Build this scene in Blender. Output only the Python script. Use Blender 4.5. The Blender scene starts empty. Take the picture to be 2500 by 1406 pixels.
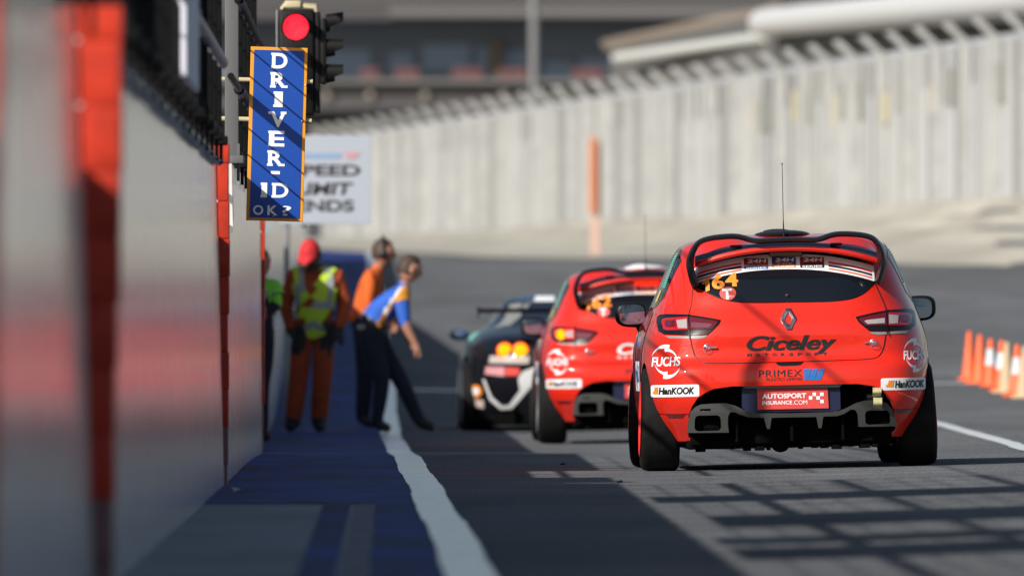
import bpy, bmesh, math, random
from math import radians, sin, cos, pi, sqrt
from mathutils import Vector, Matrix, geometry
random.seed(7)
SC = bpy.context.scene
COL = SC.collection

# ------------------------------------------------------------------ camera, sky, sun, exposure
CAM_H = 0.85
FPX = 39382.0                      # focal length in pixels of the 2500 px wide photograph
VX, VY = 949.0, 805.0              # where the pit wall's direction vanishes
cam_d = bpy.data.cameras.new('camera')
cam = bpy.data.objects.new('camera', cam_d); COL.objects.link(cam)
cam.location = (0, 0, CAM_H); cam.rotation_euler = (radians(90), 0, 0)
cam_d.sensor_width = 36.0
cam_d.lens = FPX / 2500 * 36.0
cam_d.shift_x = (1250 - VX) / 2500
cam_d.shift_y = (VY - 703) / 2500
cam_d.clip_start = 1.0; cam_d.clip_end = 6000
cam_d.dof.use_dof = True
cam_d.dof.focus_distance = 96.7
cam_d.dof.aperture_fstop = 5.4
SC.camera = cam

SUN = Vector((1.21, 1.30, -1.0)).normalized()
elev = math.asin(-SUN.z)
w = bpy.data.worlds.new('World'); SC.world = w; w.use_nodes = True
nt = w.node_tree; nt.nodes.clear()
sky = nt.nodes.new('ShaderNodeTexSky'); sky.sky_type = 'NISHITA'; sky.sun_disc = False
sky.sun_elevation = elev; sky.sun_rotation = math.atan2(-SUN.x, -SUN.y)
sky.dust_density = 2.0
bg = nt.nodes.new('ShaderNodeBackground'); bg.inputs[1].default_value = 0.07
wo = nt.nodes.new('ShaderNodeOutputWorld')
nt.links.new(sky.outputs[0], bg.inputs[0]); nt.links.new(bg.outputs[0], wo.inputs[0])
sun_d = bpy.data.lights.new('sun', 'SUN'); sun_d.energy = 4.6; sun_d.angle = radians(0.53)
sun_d.color = (1.0, 0.965, 0.90)
sun = bpy.data.objects.new('sun', sun_d); COL.objects.link(sun)
sun.rotation_euler = SUN.to_track_quat('-Z', 'Y').to_euler()
SC.view_settings.view_transform = 'Standard'
SC.view_settings.look = 'None'
SC.view_settings.exposure = 0.30
SC.view_settings.gamma = 1.0
SC.view_settings.use_curve_mapping = False

# ------------------------------------------------------------------ helpers
def at(px, py, d):
    """point at distance d whose direction was measured in the photograph"""
    return Vector(((px - VX) * d / FPX, d, CAM_H - (py - VY) * d / FPX))

def interp(tab, v):
    if v <= tab[0][0]: return tab[0][1]
    if v >= tab[-1][0]: return tab[-1][1]
    n = len(tab)
    for i in range(n - 1):
        if tab[i][0] <= v <= tab[i + 1][0]: break
    def sl(a, b): return (tab[b][1] - tab[a][1]) / (tab[b][0] - tab[a][0])
    d = sl(i, i + 1)
    def tang(k):
        if k == 0 or k == n - 1: return sl(max(k - 1, 0), min(k + 1, n - 1))
        a, b = sl(k - 1, k), sl(k, k + 1)
        return 0 if a * b <= 0 else 2 * a * b / (a + b)
    h = tab[i + 1][0] - tab[i][0]; t = (v - tab[i][0]) / h
    m0, m1 = tang(i) * h, tang(i + 1) * h
    t2, t3 = t * t, t * t * t
    return (2*t3 - 3*t2 + 1) * tab[i][1] + (t3 - 2*t2 + t) * m0 + (3*t2 - 2*t3) * tab[i+1][1] + (t3 - t2) * m1

def lerp(tab, v):
    if v <= tab[0][0]: return tab[0][1]
    for (a, fa), (b, fb) in zip(tab, tab[1:]):
        if v <= b: return fa + (fb - fa) * (v - a) / (b - a)
    return tab[-1][1]

def tag(o, label=None, cat=None, group=None, kind=None):
    if label: o['label'] = label
    if cat: o['category'] = cat
    if group: o['group'] = group
    if kind: o['kind'] = kind
    return o

def thing(name, label, cat, loc=(0, 0, 0), rot=(0, 0, 0), group=None):
    o = bpy.data.objects.new(name, None); COL.objects.link(o)
    o.location = loc; o.rotation_euler = rot; o.empty_display_size = 0.2
    return tag(o, label, cat, group)

def srgb(r, g, b):
    f = lambda c: c / 12.92 if c <= 0.04045 else ((c + 0.055) / 1.055) ** 2.4
    return (f(r / 255), f(g / 255), f(b / 255), 1)

MATS = {}
def mat(name, col, rough=0.5, metal=0.0, coat=0.0, spec=0.5, emit=None, estr=0.0,
        nscale=None, namt=0.0, stretch=(1, 1, 1), bump=0.0, bscale=None, bstretch=None, col2=None, flake=False):
    if name in MATS: return MATS[name]
    m = bpy.data.materials.new(name); m.use_nodes = True
    t = m.node_tree; b = t.nodes['Principled BSDF']
    c = (col[0], col[1], col[2], 1)
    b.inputs['Base Color'].default_value = c
    b.inputs['Roughness'].default_value = rough
    b.inputs['Metallic'].default_value = metal
    b.inputs['Coat Weight'].default_value = coat
    b.inputs['Coat Roughness'].default_value = 0.04
    b.inputs['Specular IOR Level'].default_value = spec
    if emit:
        b.inputs['Emission Color'].default_value = (*emit[:3], 1); b.inputs['Emission Strength'].default_value = estr
    if nscale or bump:
        tc = t.nodes.new('ShaderNodeTexCoord'); mp = t.nodes.new('ShaderNodeMapping')
        mp.inputs['Scale'].default_value = stretch
        t.links.new(tc.outputs['Object'], mp.inputs[0])
    if nscale:
        n = t.nodes.new('ShaderNodeTexNoise'); n.inputs['Scale'].default_value = nscale
        n.inputs['Detail'].default_value = 6; n.inputs['Roughness'].default_value = 0.65
        t.links.new(mp.outputs[0], n.inputs['Vector'])
        r = t.nodes.new('ShaderNodeValToRGB')
        r.color_ramp.elements[0].position = 0.3; r.color_ramp.elements[1].position = 0.7
        lo = [max(0, x * (1 - namt)) for x in c[:3]]; hi = [min(1, x * (1 + namt)) for x in c[:3]]
        if col2: lo = col2[:3]
        r.color_ramp.elements[0].color = (*lo, 1); r.color_ramp.elements[1].color = (*hi, 1)
        t.links.new(n.outputs[0], r.inputs[0]); t.links.new(r.outputs[0], b.inputs['Base Color'])
    if bump:
        n2 = t.nodes.new('ShaderNodeTexNoise'); n2.inputs['Scale'].default_value = bscale or 20
        n2.inputs['Detail'].default_value = 4
        if bstretch:
            mp2 = t.nodes.new('ShaderNodeMapping'); mp2.inputs['Scale'].default_value = bstretch
            t.links.new(tc.outputs['Object'], mp2.inputs[0]); t.links.new(mp2.outputs[0], n2.inputs['Vector'])
        else: t.links.new(mp.outputs[0], n2.inputs['Vector'])
        bp = t.nodes.new('ShaderNodeBump'); bp.inputs['Strength'].default_value = bump; bp.inputs['Distance'].default_value = 0.02
        t.links.new(n2.outputs[0], bp.inputs['Height']); t.links.new(bp.outputs[0], b.inputs['Normal'])
    MATS[name] = m
    return m

class MB:
    def __init__(s): s.v = []; s.f = []; s.m = []
    def add(s, vs, fs, mi=0):
        o = len(s.v); s.v += [tuple(p) for p in vs]
        for f in fs: s.f.append(tuple(i + o for i in f)); s.m.append(mi)
    def box(s, a, b, mi=0, bev=0.0):
        (x0, y0, z0), (x1, y1, z1) = a, b
        if bev <= 0:
            s.add([(x0,y0,z0),(x1,y0,z0),(x1,y1,z0),(x0,y1,z0),(x0,y0,z1),(x1,y0,z1),(x1,y1,z1),(x0,y1,z1)],
                  [(0,3,2,1),(4,5,6,7),(0,1,5,4),(1,2,6,5),(2,3,7,6),(3,0,4,7)], mi); return
        bm = bmesh.new(); bmesh.ops.create_cube(bm, size=1)
        for v in bm.verts: v.co = Vector(((x0+x1)/2 + v.co.x*(x1-x0), (y0+y1)/2 + v.co.y*(y1-y0), (z0+z1)/2 + v.co.z*(z1-z0)))
        bmesh.ops.bevel(bm, geom=list(bm.edges), offset=bev, segments=3, affect='EDGES', profile=0.5)
        s.bm(bm, mi)
    def bm(s, bm, mi=0, xf=None):
        bm.verts.index_update()
        s.add([(xf @ v.co if xf else v.co.copy()) for v in bm.verts], [[v.index for v in f.verts] for f in bm.faces], mi); bm.free()
    def tube(s, pts, r, n=8, mi=0, caps=True):
        pts = [Vector(p) for p in pts]; N = len(pts)
        rr = r if isinstance(r, (list, tuple)) else [r] * N
        vs = []; fs = []; prev = None
        for i, p in enumerate(pts):
            d = (pts[min(i+1, N-1)] - pts[max(i-1, 0)]).normalized()
            if prev is None:
                a = d.cross(Vector((0, 0, 1)))
                if a.length < 1e-3: a = d.cross(Vector((1, 0, 0)))
            else: a = prev - d * prev.dot(d)
            a.normalize(); prev = a; b = d.cross(a)
            for k in range(n):
                t = 2 * pi * k / n; vs.append(p + (a * cos(t) + b * sin(t)) * rr[i])
        for i in range(N - 1):
            for k in range(n): fs.append((i*n+k, i*n+(k+1)%n, (i+1)*n+(k+1)%n, (i+1)*n+k))
        if caps: fs.append(tuple(range(n))[::-1]); fs.append(tuple(range((N-1)*n, N*n)))
        s.add(vs, fs, mi)
    def lathe(s, prof, n=24, xf=None, mi=0):
        """prof: (r, h) pairs about local Z"""
        vs = []; fs = []
        for r, h in prof:
            for k in range(n):
                p = Vector((r * cos(2*pi*k/n), r * sin(2*pi*k/n), h)); vs.append(xf @ p if xf else p)
        for i in range(len(prof) - 1):
            for k in range(n): fs.append((i*n+k, i*n+(k+1)%n, (i+1)*n+(k+1)%n, (i+1)*n+k))
        s.add(vs, fs, mi)
    def sphere(s, c, r, mi=0, u=20, v=12, f=None):
        bm = bmesh.new(); bmesh.ops.create_uvsphere(bm, u_segments=u, v_segments=v, radius=1)
        r = r if isinstance(r, (tuple, list)) else (r, r, r)
        for q in bm.verts:
            p = q.co.copy()
            if f: p = f(p)
            q.co = Vector((c[0] + p.x*r[0], c[1] + p.y*r[1], c[2] + p.z*r[2]))
        s.bm(bm, mi)
    def prism(s, poly, y0, y1, mi=0, holes=()):
        """polygon in x,z pushed along y"""
        loops = [list(poly)] + [list(h) for h in holes]
        flat = [p for l in loops for p in l]
        tri = geometry.tessellate_polygon([[Vector((p[0], p[1], 0)) for p in l] for l in loops])
        n = len(flat)
        vs = [(p[0], y0, p[1]) for p in flat] + [(p[0], y1, p[1]) for p in flat]
        fs = [t for t in tri] + [tuple(i + n for i in t[::-1]) for t in tri]
        o = 0
        for l in loops:
            for i in range(len(l)): a, b = o + i, o + (i+1) % len(l); fs.append((a, b, b + n, a + n))
            o += len(l)
        s.add(vs, fs, mi)
    def build(s, name, mats, parent=None, smooth=None, fixn=True):
        me = bpy.data.meshes.new(name); me.from_pydata(s.v, [], s.f)
        if not isinstance(mats, (list, tuple)): mats = [mats]
        for m in mats: me.materials.append(m)
        for p, mi in zip(me.polygons, s.m): p.material_index = mi
        if fixn:
            bm = bmesh.new(); bm.from_mesh(me); bmesh.ops.recalc_face_normals(bm, faces=bm.faces); bm.to_mesh(me); bm.free()
        if smooth is not None:
            me.shade_smooth()
            try: me.set_sharp_from_angle(angle=radians(smooth))
            except Exception: pass
        o = bpy.data.objects.new(name, me); COL.objects.link(o)
        if parent: o.parent = parent
        return o

def evaluated_mesh(o):
    bpy.context.view_layer.update(); dg = bpy.context.evaluated_depsgraph_get()
    return bpy.data.meshes.new_from_object(o.evaluated_get(dg))

TXT = {}
def text2d(body, bold=0.0, shear=0.0, space=1.0, wid=None):
    k = (body, bold, shear, space)
    if k in TXT: return TXT[k]
    cu = bpy.data.curves.new('lettering', 'FONT'); cu.body = body; cu.offset = bold; cu.shear = shear
    cu.space_character = space; cu.resolution_u = 5
    o = bpy.data.objects.new('lettering', cu); COL.objects.link(o)
    me = evaluated_mesh(o)
    v = [(p.co.x, p.co.y) for p in me.vertices]; f = [tuple(q.vertices) for q in me.polygons]
    bpy.data.objects.remove(o); bpy.data.curves.remove(cu); bpy.data.meshes.remove(me)
    x0 = min(p[0] for p in v); x1 = max(p[0] for p in v); y0 = min(p[1] for p in v); y1 = max(p[1] for p in v)
    v = [((p[0]-x0)/(x1-x0), (p[1]-y0)/(y1-y0)) for p in v]
    TXT[k] = (v, f); return v, f

def flat_text(mb, body, x0, x1, z0, z1, y, mi=0, **kw):
    v, f = text2d(body, **kw)
    mb.add([(x0 + a*(x1-x0), y, z0 + b*(z1-z0)) for a, b in v], f, mi)

# ------------------------------------------------------------------ ground shape
def softpos(t, r=0.3):
    if t < -r: return 0.0
    if t > r: return t
    return (t + r) ** 2 / (4 * r)
def hill(y):
    t = y - 142
    if t < 0: return 0.0
    return 0.0156 * (t * t / 32 if t < 16 else t - 8)
def dip(x, y):
    u = min(1, max(0, (y - 102) / 24)); k = min(1, max(0, (x - 3.2) / 1.5))
    return -0.07 * u * u * (3 - 2 * u) * (1 - k * k * (3 - 2 * k))
def edgeY(x): x = min(max(x, -5), 13); return 300 - 4.5 * x + 1.2*sin(x*2.1)
def fenceY(x): x = min(max(x, -3), 12.5); return 417 - 12.3 * x
def G(x, y):
    c = 0.022 * (softpos(x - 1.6) - softpos(x - 12, 2)) + dip(x, y)
    e, f = edgeY(x), fenceY(x)
    if y <= e: return c + hill(y)
    a = c + hill(e); u = min(1, (y - e) / (f - e))
    return a + (3.2 - a) * u

def sheet(name, xs, ys, m, dz=0.0, fn=None, label=None, cat=None):
    v = []; f = []
    for y in ys:
        for x in xs: v.append((x, y, (fn or G)(x, y) + dz))
    n = len(xs)
    for j in range(len(ys) - 1):
        for i in range(n - 1): f.append((j*n+i, j*n+i+1, (j+1)*n+i+1, (j+1)*n+i))
    b = MB(); b.add(v, f); o = b.build(name, m, smooth=180, fixn=False)
    return tag(o, label, cat, kind='structure')

def ribbon(name, y0, y1, step, left, right, m, dz, label=None, cat=None, cols=2, wob=0.0):
    ys = []; y = y0
    while y < y1: ys.append(y); y += step
    ys.append(y1); v = []; f = []
    for y in ys:
        a, b = left(y), right(y)
        a += wob * (random.random() - .5); b += wob * (random.random() - .5)
        for i in range(cols): x = a + (b - a) * i / (cols - 1); v.append((x, y, G(x, y) + dz))
    for j in range(len(ys) - 1):
        for i in range(cols - 1): f.append((j*cols+i, j*cols+i+1, (j+1)*cols+i+1, (j+1)*cols+i))
    b = MB(); b.add(v, f); o = b.build(name, m, smooth=180, fixn=False)
    return tag(o, label, cat, kind='structure')

def asphalt_mat(name, base, stretch=(1, 0.12, 1)):
    m = bpy.data.materials.new(name); m.use_nodes = True; t = m.node_tree; b = t.nodes['Principled BSDF']
    b.inputs['Roughness'].default_value = 0.95; b.inputs['Specular IOR Level'].default_value = 0.02
    tc = t.nodes.new('ShaderNodeTexCoord'); mp = t.nodes.new('ShaderNodeMapping'); mp.inputs['Scale'].default_value = stretch
    t.links.new(tc.outputs['Object'], mp.inputs[0])
    def noise(sc, det, vec):
        n = t.nodes.new('ShaderNodeTexNoise'); n.inputs['Scale'].default_value = sc; n.inputs['Detail'].default_value = det
        t.links.new(vec, n.inputs['Vector']); return n.outputs[0]
    fine = noise(55, 3, mp.outputs[0]); patch = noise(0.9, 4, mp.outputs[0])
    mp2 = t.nodes.new('ShaderNodeMapping'); mp2.inputs['Scale'].default_value = (0.25, 1.1, 1)
    t.links.new(tc.outputs['Object'], mp2.inputs[0]); streak = noise(1.2, 5, mp2.outputs[0])
    def rng(o, a, bb):
        r = t.nodes.new('ShaderNodeMapRange'); r.inputs[1].default_value = 0.3; r.inputs[2].default_value = 0.7
        r.inputs[3].default_value = a; r.inputs[4].default_value = bb; t.links.new(o, r.inputs[0]); return r.outputs[0]
    def mul(p, q):
        k = t.nodes.new('ShaderNodeMath'); k.operation = 'MULTIPLY'; t.links.new(p, k.inputs[0]); t.links.new(q, k.inputs[1]); return k.outputs[0]
    mp3 = t.nodes.new('ShaderNodeMapping'); mp3.inputs['Scale'].default_value = (0.35, 2.6, 1)
    t.links.new(tc.outputs['Object'], mp3.inputs[0]); scuff = noise(1.6, 6, mp3.outputs[0])
    fac = mul(mul(mul(rng(fine, 0.66, 1.34), rng(patch, 0.85, 1.12)), rng(streak, 0.86, 1.1)), rng(scuff, 0.80, 1.12))
    mp4 = t.nodes.new('ShaderNodeMapping'); mp4.inputs['Scale'].default_value = (0.30, 0.035, 1); mp4.inputs['Rotation'].default_value = (0, 0, 0.03)
    t.links.new(tc.outputs['Object'], mp4.inputs[0]); fac = mul(fac, rng(noise(1.3, 3, mp4.outputs[0]), 0.82, 1.10))
    vm = t.nodes.new('ShaderNodeVectorMath'); vm.operation = 'SCALE'; vm.inputs[0].default_value = base[:3]
    t.links.new(fac, vm.inputs['Scale']); t.links.new(vm.outputs[0], b.inputs['Base Color'])
    bp = t.nodes.new('ShaderNodeBump'); bp.inputs['Strength'].default_value = 0.35; bp.inputs['Distance'].default_value = 0.006
    t.links.new(fine, bp.inputs['Height']); t.links.new(bp.outputs[0], b.inputs['Normal'])
    return m

M_ASPH = asphalt_mat('asphalt', (0.150, 0.154, 0.160))
M_SLAB = mat('worn_concrete', (0.17, 0.17, 0.19), 0.62, spec=0.25, nscale=1.3, namt=0.28, stretch=(1, .25, 1))
M_BLUE = mat('blue_ground_paint', (0.020, 0.043, 0.22), 0.7, spec=0.15, nscale=1.6, namt=0.35, stretch=(1, .16, 1), col2=(.010, .013, .032))
M_LINE = mat('white_road_paint', (0.82, 0.82, 0.82), 0.22, spec=0.8, nscale=9, namt=0.1, stretch=(1, .3, 1))
M_SAND = mat('pale_sand', (0.40, 0.375, 0.32), 0.95, spec=0.1, nscale=0.05, namt=0.25, stretch=(.6, 3, 1))

xs = [-600, -200, -60, -20, -8, -4, -2, -1] + [i * 0.25 for i in range(-3, 40)] + [11, 12, 13, 14.5, 16, 18, 22, 30, 60, 200, 600]
ys = [-200, 0, 30, 60, 90] + list(range(100, 300, 2)) + list(range(300, 430, 5)) + [450, 500, 700, 1200, 3000]
sheet('asphalt', xs, ys, M_ASPH, label='grey asphalt pit exit road rising towards the sand', cat='road')
def sandfn():
    v = []; f = []; cols = xs; U = 26
    for j in range(U + 1):
        for x in cols:
            e = edgeY(x); ff = fenceY(x)
            u = j / (U - 4)
            y = e + (ff + 3 - e) * u if u <= 1 else ff + 3 + (j - U + 4) ** 2 * 160
            bump = 0.10 * sin(j * 1.3 + x * 0.35) * (0 < u < 1) + 0.05 * sin(j * 2.9 + x * .8) * (0 < u < 1)
            v.append((x, y, G(x, y) + 0.02 + max(bump, -0.0)))
    n = len(cols)
    for j in range(U):
        for i in range(n - 1): f.append((j*n+i, j*n+i+1, (j+1)*n+i+1, (j+1)*n+i))
    b = MB(); b.add(v, f); o = b.build('sand', M_SAND, smooth=180, fixn=False)
    tag(o, 'pale beige sand bank below the white perimeter fence', 'sand', kind='structure')
sandfn()

WX = -0.90
LINE = [(30, .30), (55.7, .285), (87, .19), (112, .10), (139, .02), (168, -.02), (230, -.15), (300, -.31)]
lx = lambda y: lerp(LINE, y) + 0.007 * sin(y * 0.31) + 0.003 * sin(y * .83) + .0015 * sin(y * 1.9)
wob = 0.006
ribbon('concrete_strip', 20, 78.4, 1.5, lambda y: WX - .1, lambda y: -0.05, M_SLAB, 0.004, 'worn grey concrete strip at the foot of the pit wall', 'pavement')
ribbon('pale_stripe', 20, 78.4, 1.0, lambda y: -0.165, lambda y: -0.075, mat('lilac_ground_paint', (.17, .165, .20), .75, spec=.15, nscale=4, namt=.2, stretch=(1, .3, 1)), 0.006, 'pale lilac stripe between the two blue stripes on the ground', 'painted stripe', wob=.004)
ribbon('blue_stripe', 20, 78.4, 1.0, lambda y: -0.315, lambda y: -0.185, M_BLUE, 0.008, 'narrow blue stripe painted on the grey concrete strip', 'painted stripe', cols=5)
ribbon('blue_edge_band', 20, 78.4, 1.0, lambda y: -0.065, lambda y: lx(y) - .08, M_BLUE, 0.008, 'blue painted band beside the nearest part of the white line', 'painted stripe', wob=.006)
ribbon('blue_walkway', 78.4, 303, 1.5, lambda y: WX - .1 - max(0, y - 120) * .0036, lambda y: lx(y) - .08, M_BLUE, 0.008, 'dark blue painted walkway under the standing men', 'walkway', wob=.006)
ribbon('white_line', 20, 302, 0.9, lambda y: lx(y) - .088, lambda y: lx(y) + .088, M_LINE, 0.014, 'long white line along the blue walkway edge', 'road line', wob=wob)
RL = [(60, 3.7), (100, 4.15), (108, 4.24), (112, 4.33), (134, 4.58), (150, 4.75)]
ribbon('track_edge_line', 60, 146, 1.2, lambda y: lerp(RL, y) - .06, lambda y: lerp(RL, y) + .06, M_LINE, 0.006, 'white line curving away to the right of the nearest red car', 'road line', wob=.012)
_v = []; _f = []
for i in range(41):
    x = .12 + i * .22
    for dy in (0, .5): _v.append((x, 168.5 - .9 * x + dy, G(x, 168.5 - .9 * x + dy) + .006))
for i in range(40): _f.append((i*2, i*2+2, i*2+3, i*2+1))
mb = MB(); mb.add(_v, _f); tag(mb.build('cross_line', M_LINE, fixn=False), 'thin white line crossing the road behind the cars', 'road line', kind='structure')

# ------------------------------------------------------------------ pit wall
M_WALL = mat('glossy_white_wall_paint', (0.66, 0.65, 0.63), 0.145, spec=0.55, nscale=1.2, namt=0.12, stretch=(1, 2, .3), bump=0.09, bscale=3.0, bstretch=(1, 3.2, .05))
M_REDP = mat('red_wall_paint', (0.52, 0.038, 0.016), 0.5, spec=0.3, nscale=6, namt=0.25, bump=.15, bscale=12)
M_MAROON = mat('maroon_base', (0.20, 0.10, 0.10), 0.6, nscale=6, namt=0.2)
M_BLK = mat('black_steel', (0.007, 0.007, 0.008), 0.5, spec=0.15)
M_GALV = mat('galvanised_steel', (0.32, 0.33, 0.34), 0.45, metal=.7)
M_LILAC = mat('pale_lilac_board', (0.62, 0.62, 0.70), 0.6)
M_SHADE = mat('dark_shade_cloth', (0.03, 0.03, 0.033), 0.9)

WT = 1.83
pil = [34.7, 50.3, 87.6, 115.0]
pw = thing('pit_wall', 'long glossy white pit wall with red pillars on the left', 'wall', (WX, 80, 0))
WTOP = [(20, -.975), (35, -.975), (50, -.970), (88, -.937), (115, -.909)]
WBOT = [(20, -.925), (35, -.925), (50, -.920), (88, -.893), (115, -.903)]
PTOP = [(35, -.835), (50, -.830), (88, -.866), (115, -.884)]
PBOT = [(35, -.862), (50, -.862), (88, -.875), (115, -.892)]
def face_x(y, z, top=WTOP, bot=WBOT): t = z / WT; return lerp(top, y) * t + lerp(bot, y) * (1 - t) - WX
def wall_seg(mb, a, b, top):
    n = max(1, int((b - a) / 1.5)); vs = []; fs = []
    for i in range(n + 1):
        y = a + (b - a) * i / n; w_ = .003 * sin(y * 1.53)
        vs += [(face_x(y, -.05) + w_, y - 80, -0.13), (face_x(y, top) + w_, y - 80, top), (-.40, y - 80, top), (-.40, y - 80, -0.13)]
    for i in range(n):
        o = i * 4
        for k in range(4): fs.append((o+k, o+(k+1)%4, o+4+(k+1)%4, o+4+k))
    fs += [(3, 2, 1, 0), tuple(n*4 + k for k in range(4))]
    mb.add(vs, fs)
mb = MB()
cur = 12.0
for p in pil:
    stop = p - 0.5
    if p == 115.0:
        wall_seg(mb, cur, 90.6, WT); wall_seg(mb, 90.6, 95.2, 1.42); wall_seg(mb, 95.2, stop, WT)
    else: wall_seg(mb, cur, stop, WT)
    wall_seg(mb, stop, p, 1.36)                     # notch added before each pillar so sunlight reaches its red face
    cur = p
wall_seg(mb, 115.0, 115.6, WT)
mb.build('wall', M_WALL, pw, smooth=30)
for p in pil:
    mb = MB()
    # courses of painted block, each a hair out of line
    z = -0.09; k = 0
    while z < WT + .02:
        h = min(0.205, WT + .03 - z); j = random.uniform(-.005, .005)
        w_ = face_x(p, z, PTOP, PBOT)
        mb.box((-0.3, p - 80, z), (w_ + j, p - 80 + .4, z + h - .003), 1 if z < .16 else 0, bev=.004)  # the lowest courses take the duller maroon
        mb.box((-0.28, p - 80 + .01, z + h - .003), (w_ - .003, p - 80 + .39, z + h), 1 if z < .16 else 0)
        z += h
    mb.build('pillar', [M_REDP, M_MAROON], pw, smooth=40)
# chain along the wall's top
mb = MB()
M_CHAIN = mat('dull_chain', (0.42, 0.42, 0.46), 0.6)
y = 56.0; k = 0
while y < 87.2:
    t = (y - 56) / 31.2; z = 1.765 - 0.015 * sin(pi * ((t * 4) % 1)) - .01*t
    pts = []
    for q in range(13):
        a = 2 * pi * q / 12; u, v = .085 * cos(a), .018 * sin(a)
        pts.append((lerp(WTOP, y) + .03 + (v if k % 2 else 0) , y + u, z + (0 if k % 2 else v)))
    mb.tube(pts, .005, 6, caps=False); y += .15; k += 1
tag(mb.build('chain', M_CHAIN, smooth=60), 'grey link chain hanging along the top of the white wall', 'chain')

# debris fences on the wall
def fence(name, label, ys_posts, gal_first=False, far=0, base=WT, top=3.75):
    t = thing(name, label, 'fence', (WX - .03, ys_posts[0], base))
    y0, y1 = ys_posts[0], ys_posts[-1]; far = max(far, y1)
    for i, y in enumerate(ys_posts):
        m = MB(); dy = y - y0
        m.box((-.04, dy - .03, .02), (.042, dy + .03, top - base), bev=.006)
        m.box((-.06, dy - .1, 0.0), (.075, dy + .1, .05), bev=.01)
        m.box((.03, dy - .04, -.10), (.048, dy + .04, 0.12))
        m.build('post', mat('grey_painted_steel', (.11, .112, .115), .5) if (gal_first and i == 0) else M_BLK, t, smooth=40)
    for z, r in ((2.27, .032), (2.80, .030), (3.5, .034)):
        m = MB(); m.tube([(.045, -.1, z - base), (.045, (y1 if z == 2.27 else far) - y0 + .1, z - base)], r, 10)
        m.build('rail', M_GALV if z == 2.27 and not gal_first else M_BLK, t, smooth=60)
    m = MB(); z = base + .14
    while z < 3.45:
        m.tube([(0, 0, z - base), (0, y1 - y0, z - base)], .0055, 5); z += .16
    m.build('wire_mesh', M_BLK, t)
    return t
A = [15.4 + i * 2.2 for i in range(33)]
fA = fence('debris_fence', 'black post and rail debris fence on the near pit wall', A)
B = [95.5 + i * 2.6 for i in range(6)]
fB = fence('debris_fence', 'further debris fence on the wall beyond the second red pillar, behind the blue board', B, True, far=124)
mb = MB()                                             # two rails bridging the low piece of wall
for z in (1.62, 1.80, 2.27, 2.8, 3.5): mb.tube([(WX - (.25 if z < 2 else -.015), 86 if z == 3.5 else 90.4, z), (WX - (.25 if z < 2 else -.015), 95.4, z)], .012 if z > 2.5 else .02, 8)
for y_ in (90.5, 92.8): mb.box((WX - .29, y_ - .03, 1.40), (WX - .23, y_ + .03, 3.5))
tag(mb.build('guard_rail', M_BLK), 'black guard rails over the low gap in the white wall', 'rail')
for (a, b, x, m, lab) in ((66.9, 71.3, .05, M_LILAC, 'pale lilac board fixed high on the black debris fence'),
                       (76.7, 79.7, -.07, M_SHADE, 'dark shade cloth panel on the fence nearest the second pillar'),
                       (61.3, 63.3, -.07, M_SHADE, 'narrow dark shade cloth panel on the fence before the lilac board'),
                       (57.0, 60.4, -.07, M_SHADE, 'wide dark shade cloth panel on the fence beyond the blurred red pillar'),):
    mb = MB(); mb.box((-.012, 0, 0), (.012, b - a, 3.6), bev=.004)
    for q in range(4): mb.box((-.02, 0.02, .3 + q * 1.0), (.02, .06, .36 + q * 1.0)); mb.box((-.02, b - a - .06, .3 + q), (.02, b - a - .02, .36 + q))
    o = mb.build('fence_panel', m); o.location = (WX + x, a, 1.90); tag(o, lab, 'fence panel', 'panels hung on the pit wall fence')
# scraps and rubber on the ground
mb = MB(); mb.add([(0,0,.004),(.06,.02,.03),(.10,.5,.006),(.03,.55,.03),(-.03,.3,.045)], [(0,1,4),(1,2,4),(2,3,4)])
o = mb.build('paper_scrap', mat('paper', (.5,.5,.52), .8)); o.scale = (.6, .8, .6); o.location = (WX + .1, 83.5, .01); tag(o, 'torn white scrap lying at the foot of the pit wall', 'litter')
for (px, py, lab) in ((1373, 1134, 'small black rubber crumb on the road left of the nearest car'), (1511, 1178, 'black rubber crumb in front of the nearest car\'s left rear wheel')):
    d = FPX * .85 / (py - VY); p = at(px, py, d)
    mb = MB(); mb.sphere((0, 0, .006), (.016, .05, .008), u=8, v=6); mb.sphere((.012, .03, .008), (.01, .04, .008), u=8, v=6)
    o = mb.build('rubber_crumb', M_BLK); o.location = (p.x, d, G(p.x, d)); tag(o, lab, 'debris', 'rubber crumbs on the road')

# ------------------------------------------------------------------ boards, signals
M_SBLUE = mat('sign_blue', (0.010, 0.062, 0.33), 0.35, spec=.4)
M_SORNG = mat('sign_orange', (0.72, 0.30, 0.02), 0.45)
M_SWHT = mat('sign_white', (0.80, 0.80, 0.80), 0.5)
M_TAN = mat('cream_tube', (0.50, 0.43, 0.27), 0.5)
dS = 97.0
sg = thing('hanging_sign', 'tall blue board with orange border and white lettering on the pit wall', 'sign', at(676, 328, dS), (0, radians(1.6), 0))
s_ = FPX / dS
W2, H2 = 139 / s_ / 2, 424 / s_ / 2
mb = MB(); mb.box((-W2, 0, -H2), (W2, .018, H2), bev=.003); mb.build('border', M_SORNG, sg)
mb = MB(); mb.box((-W2 + .021, -.004, -H2 + .019), (W2 - .021, .0, H2 - .019)); mb.build('panel', M_SBLUE, sg)
mb = MB(); P = lambda px: (px - 676) / s_; Q = lambda py: -(py - 328) / s_
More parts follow.
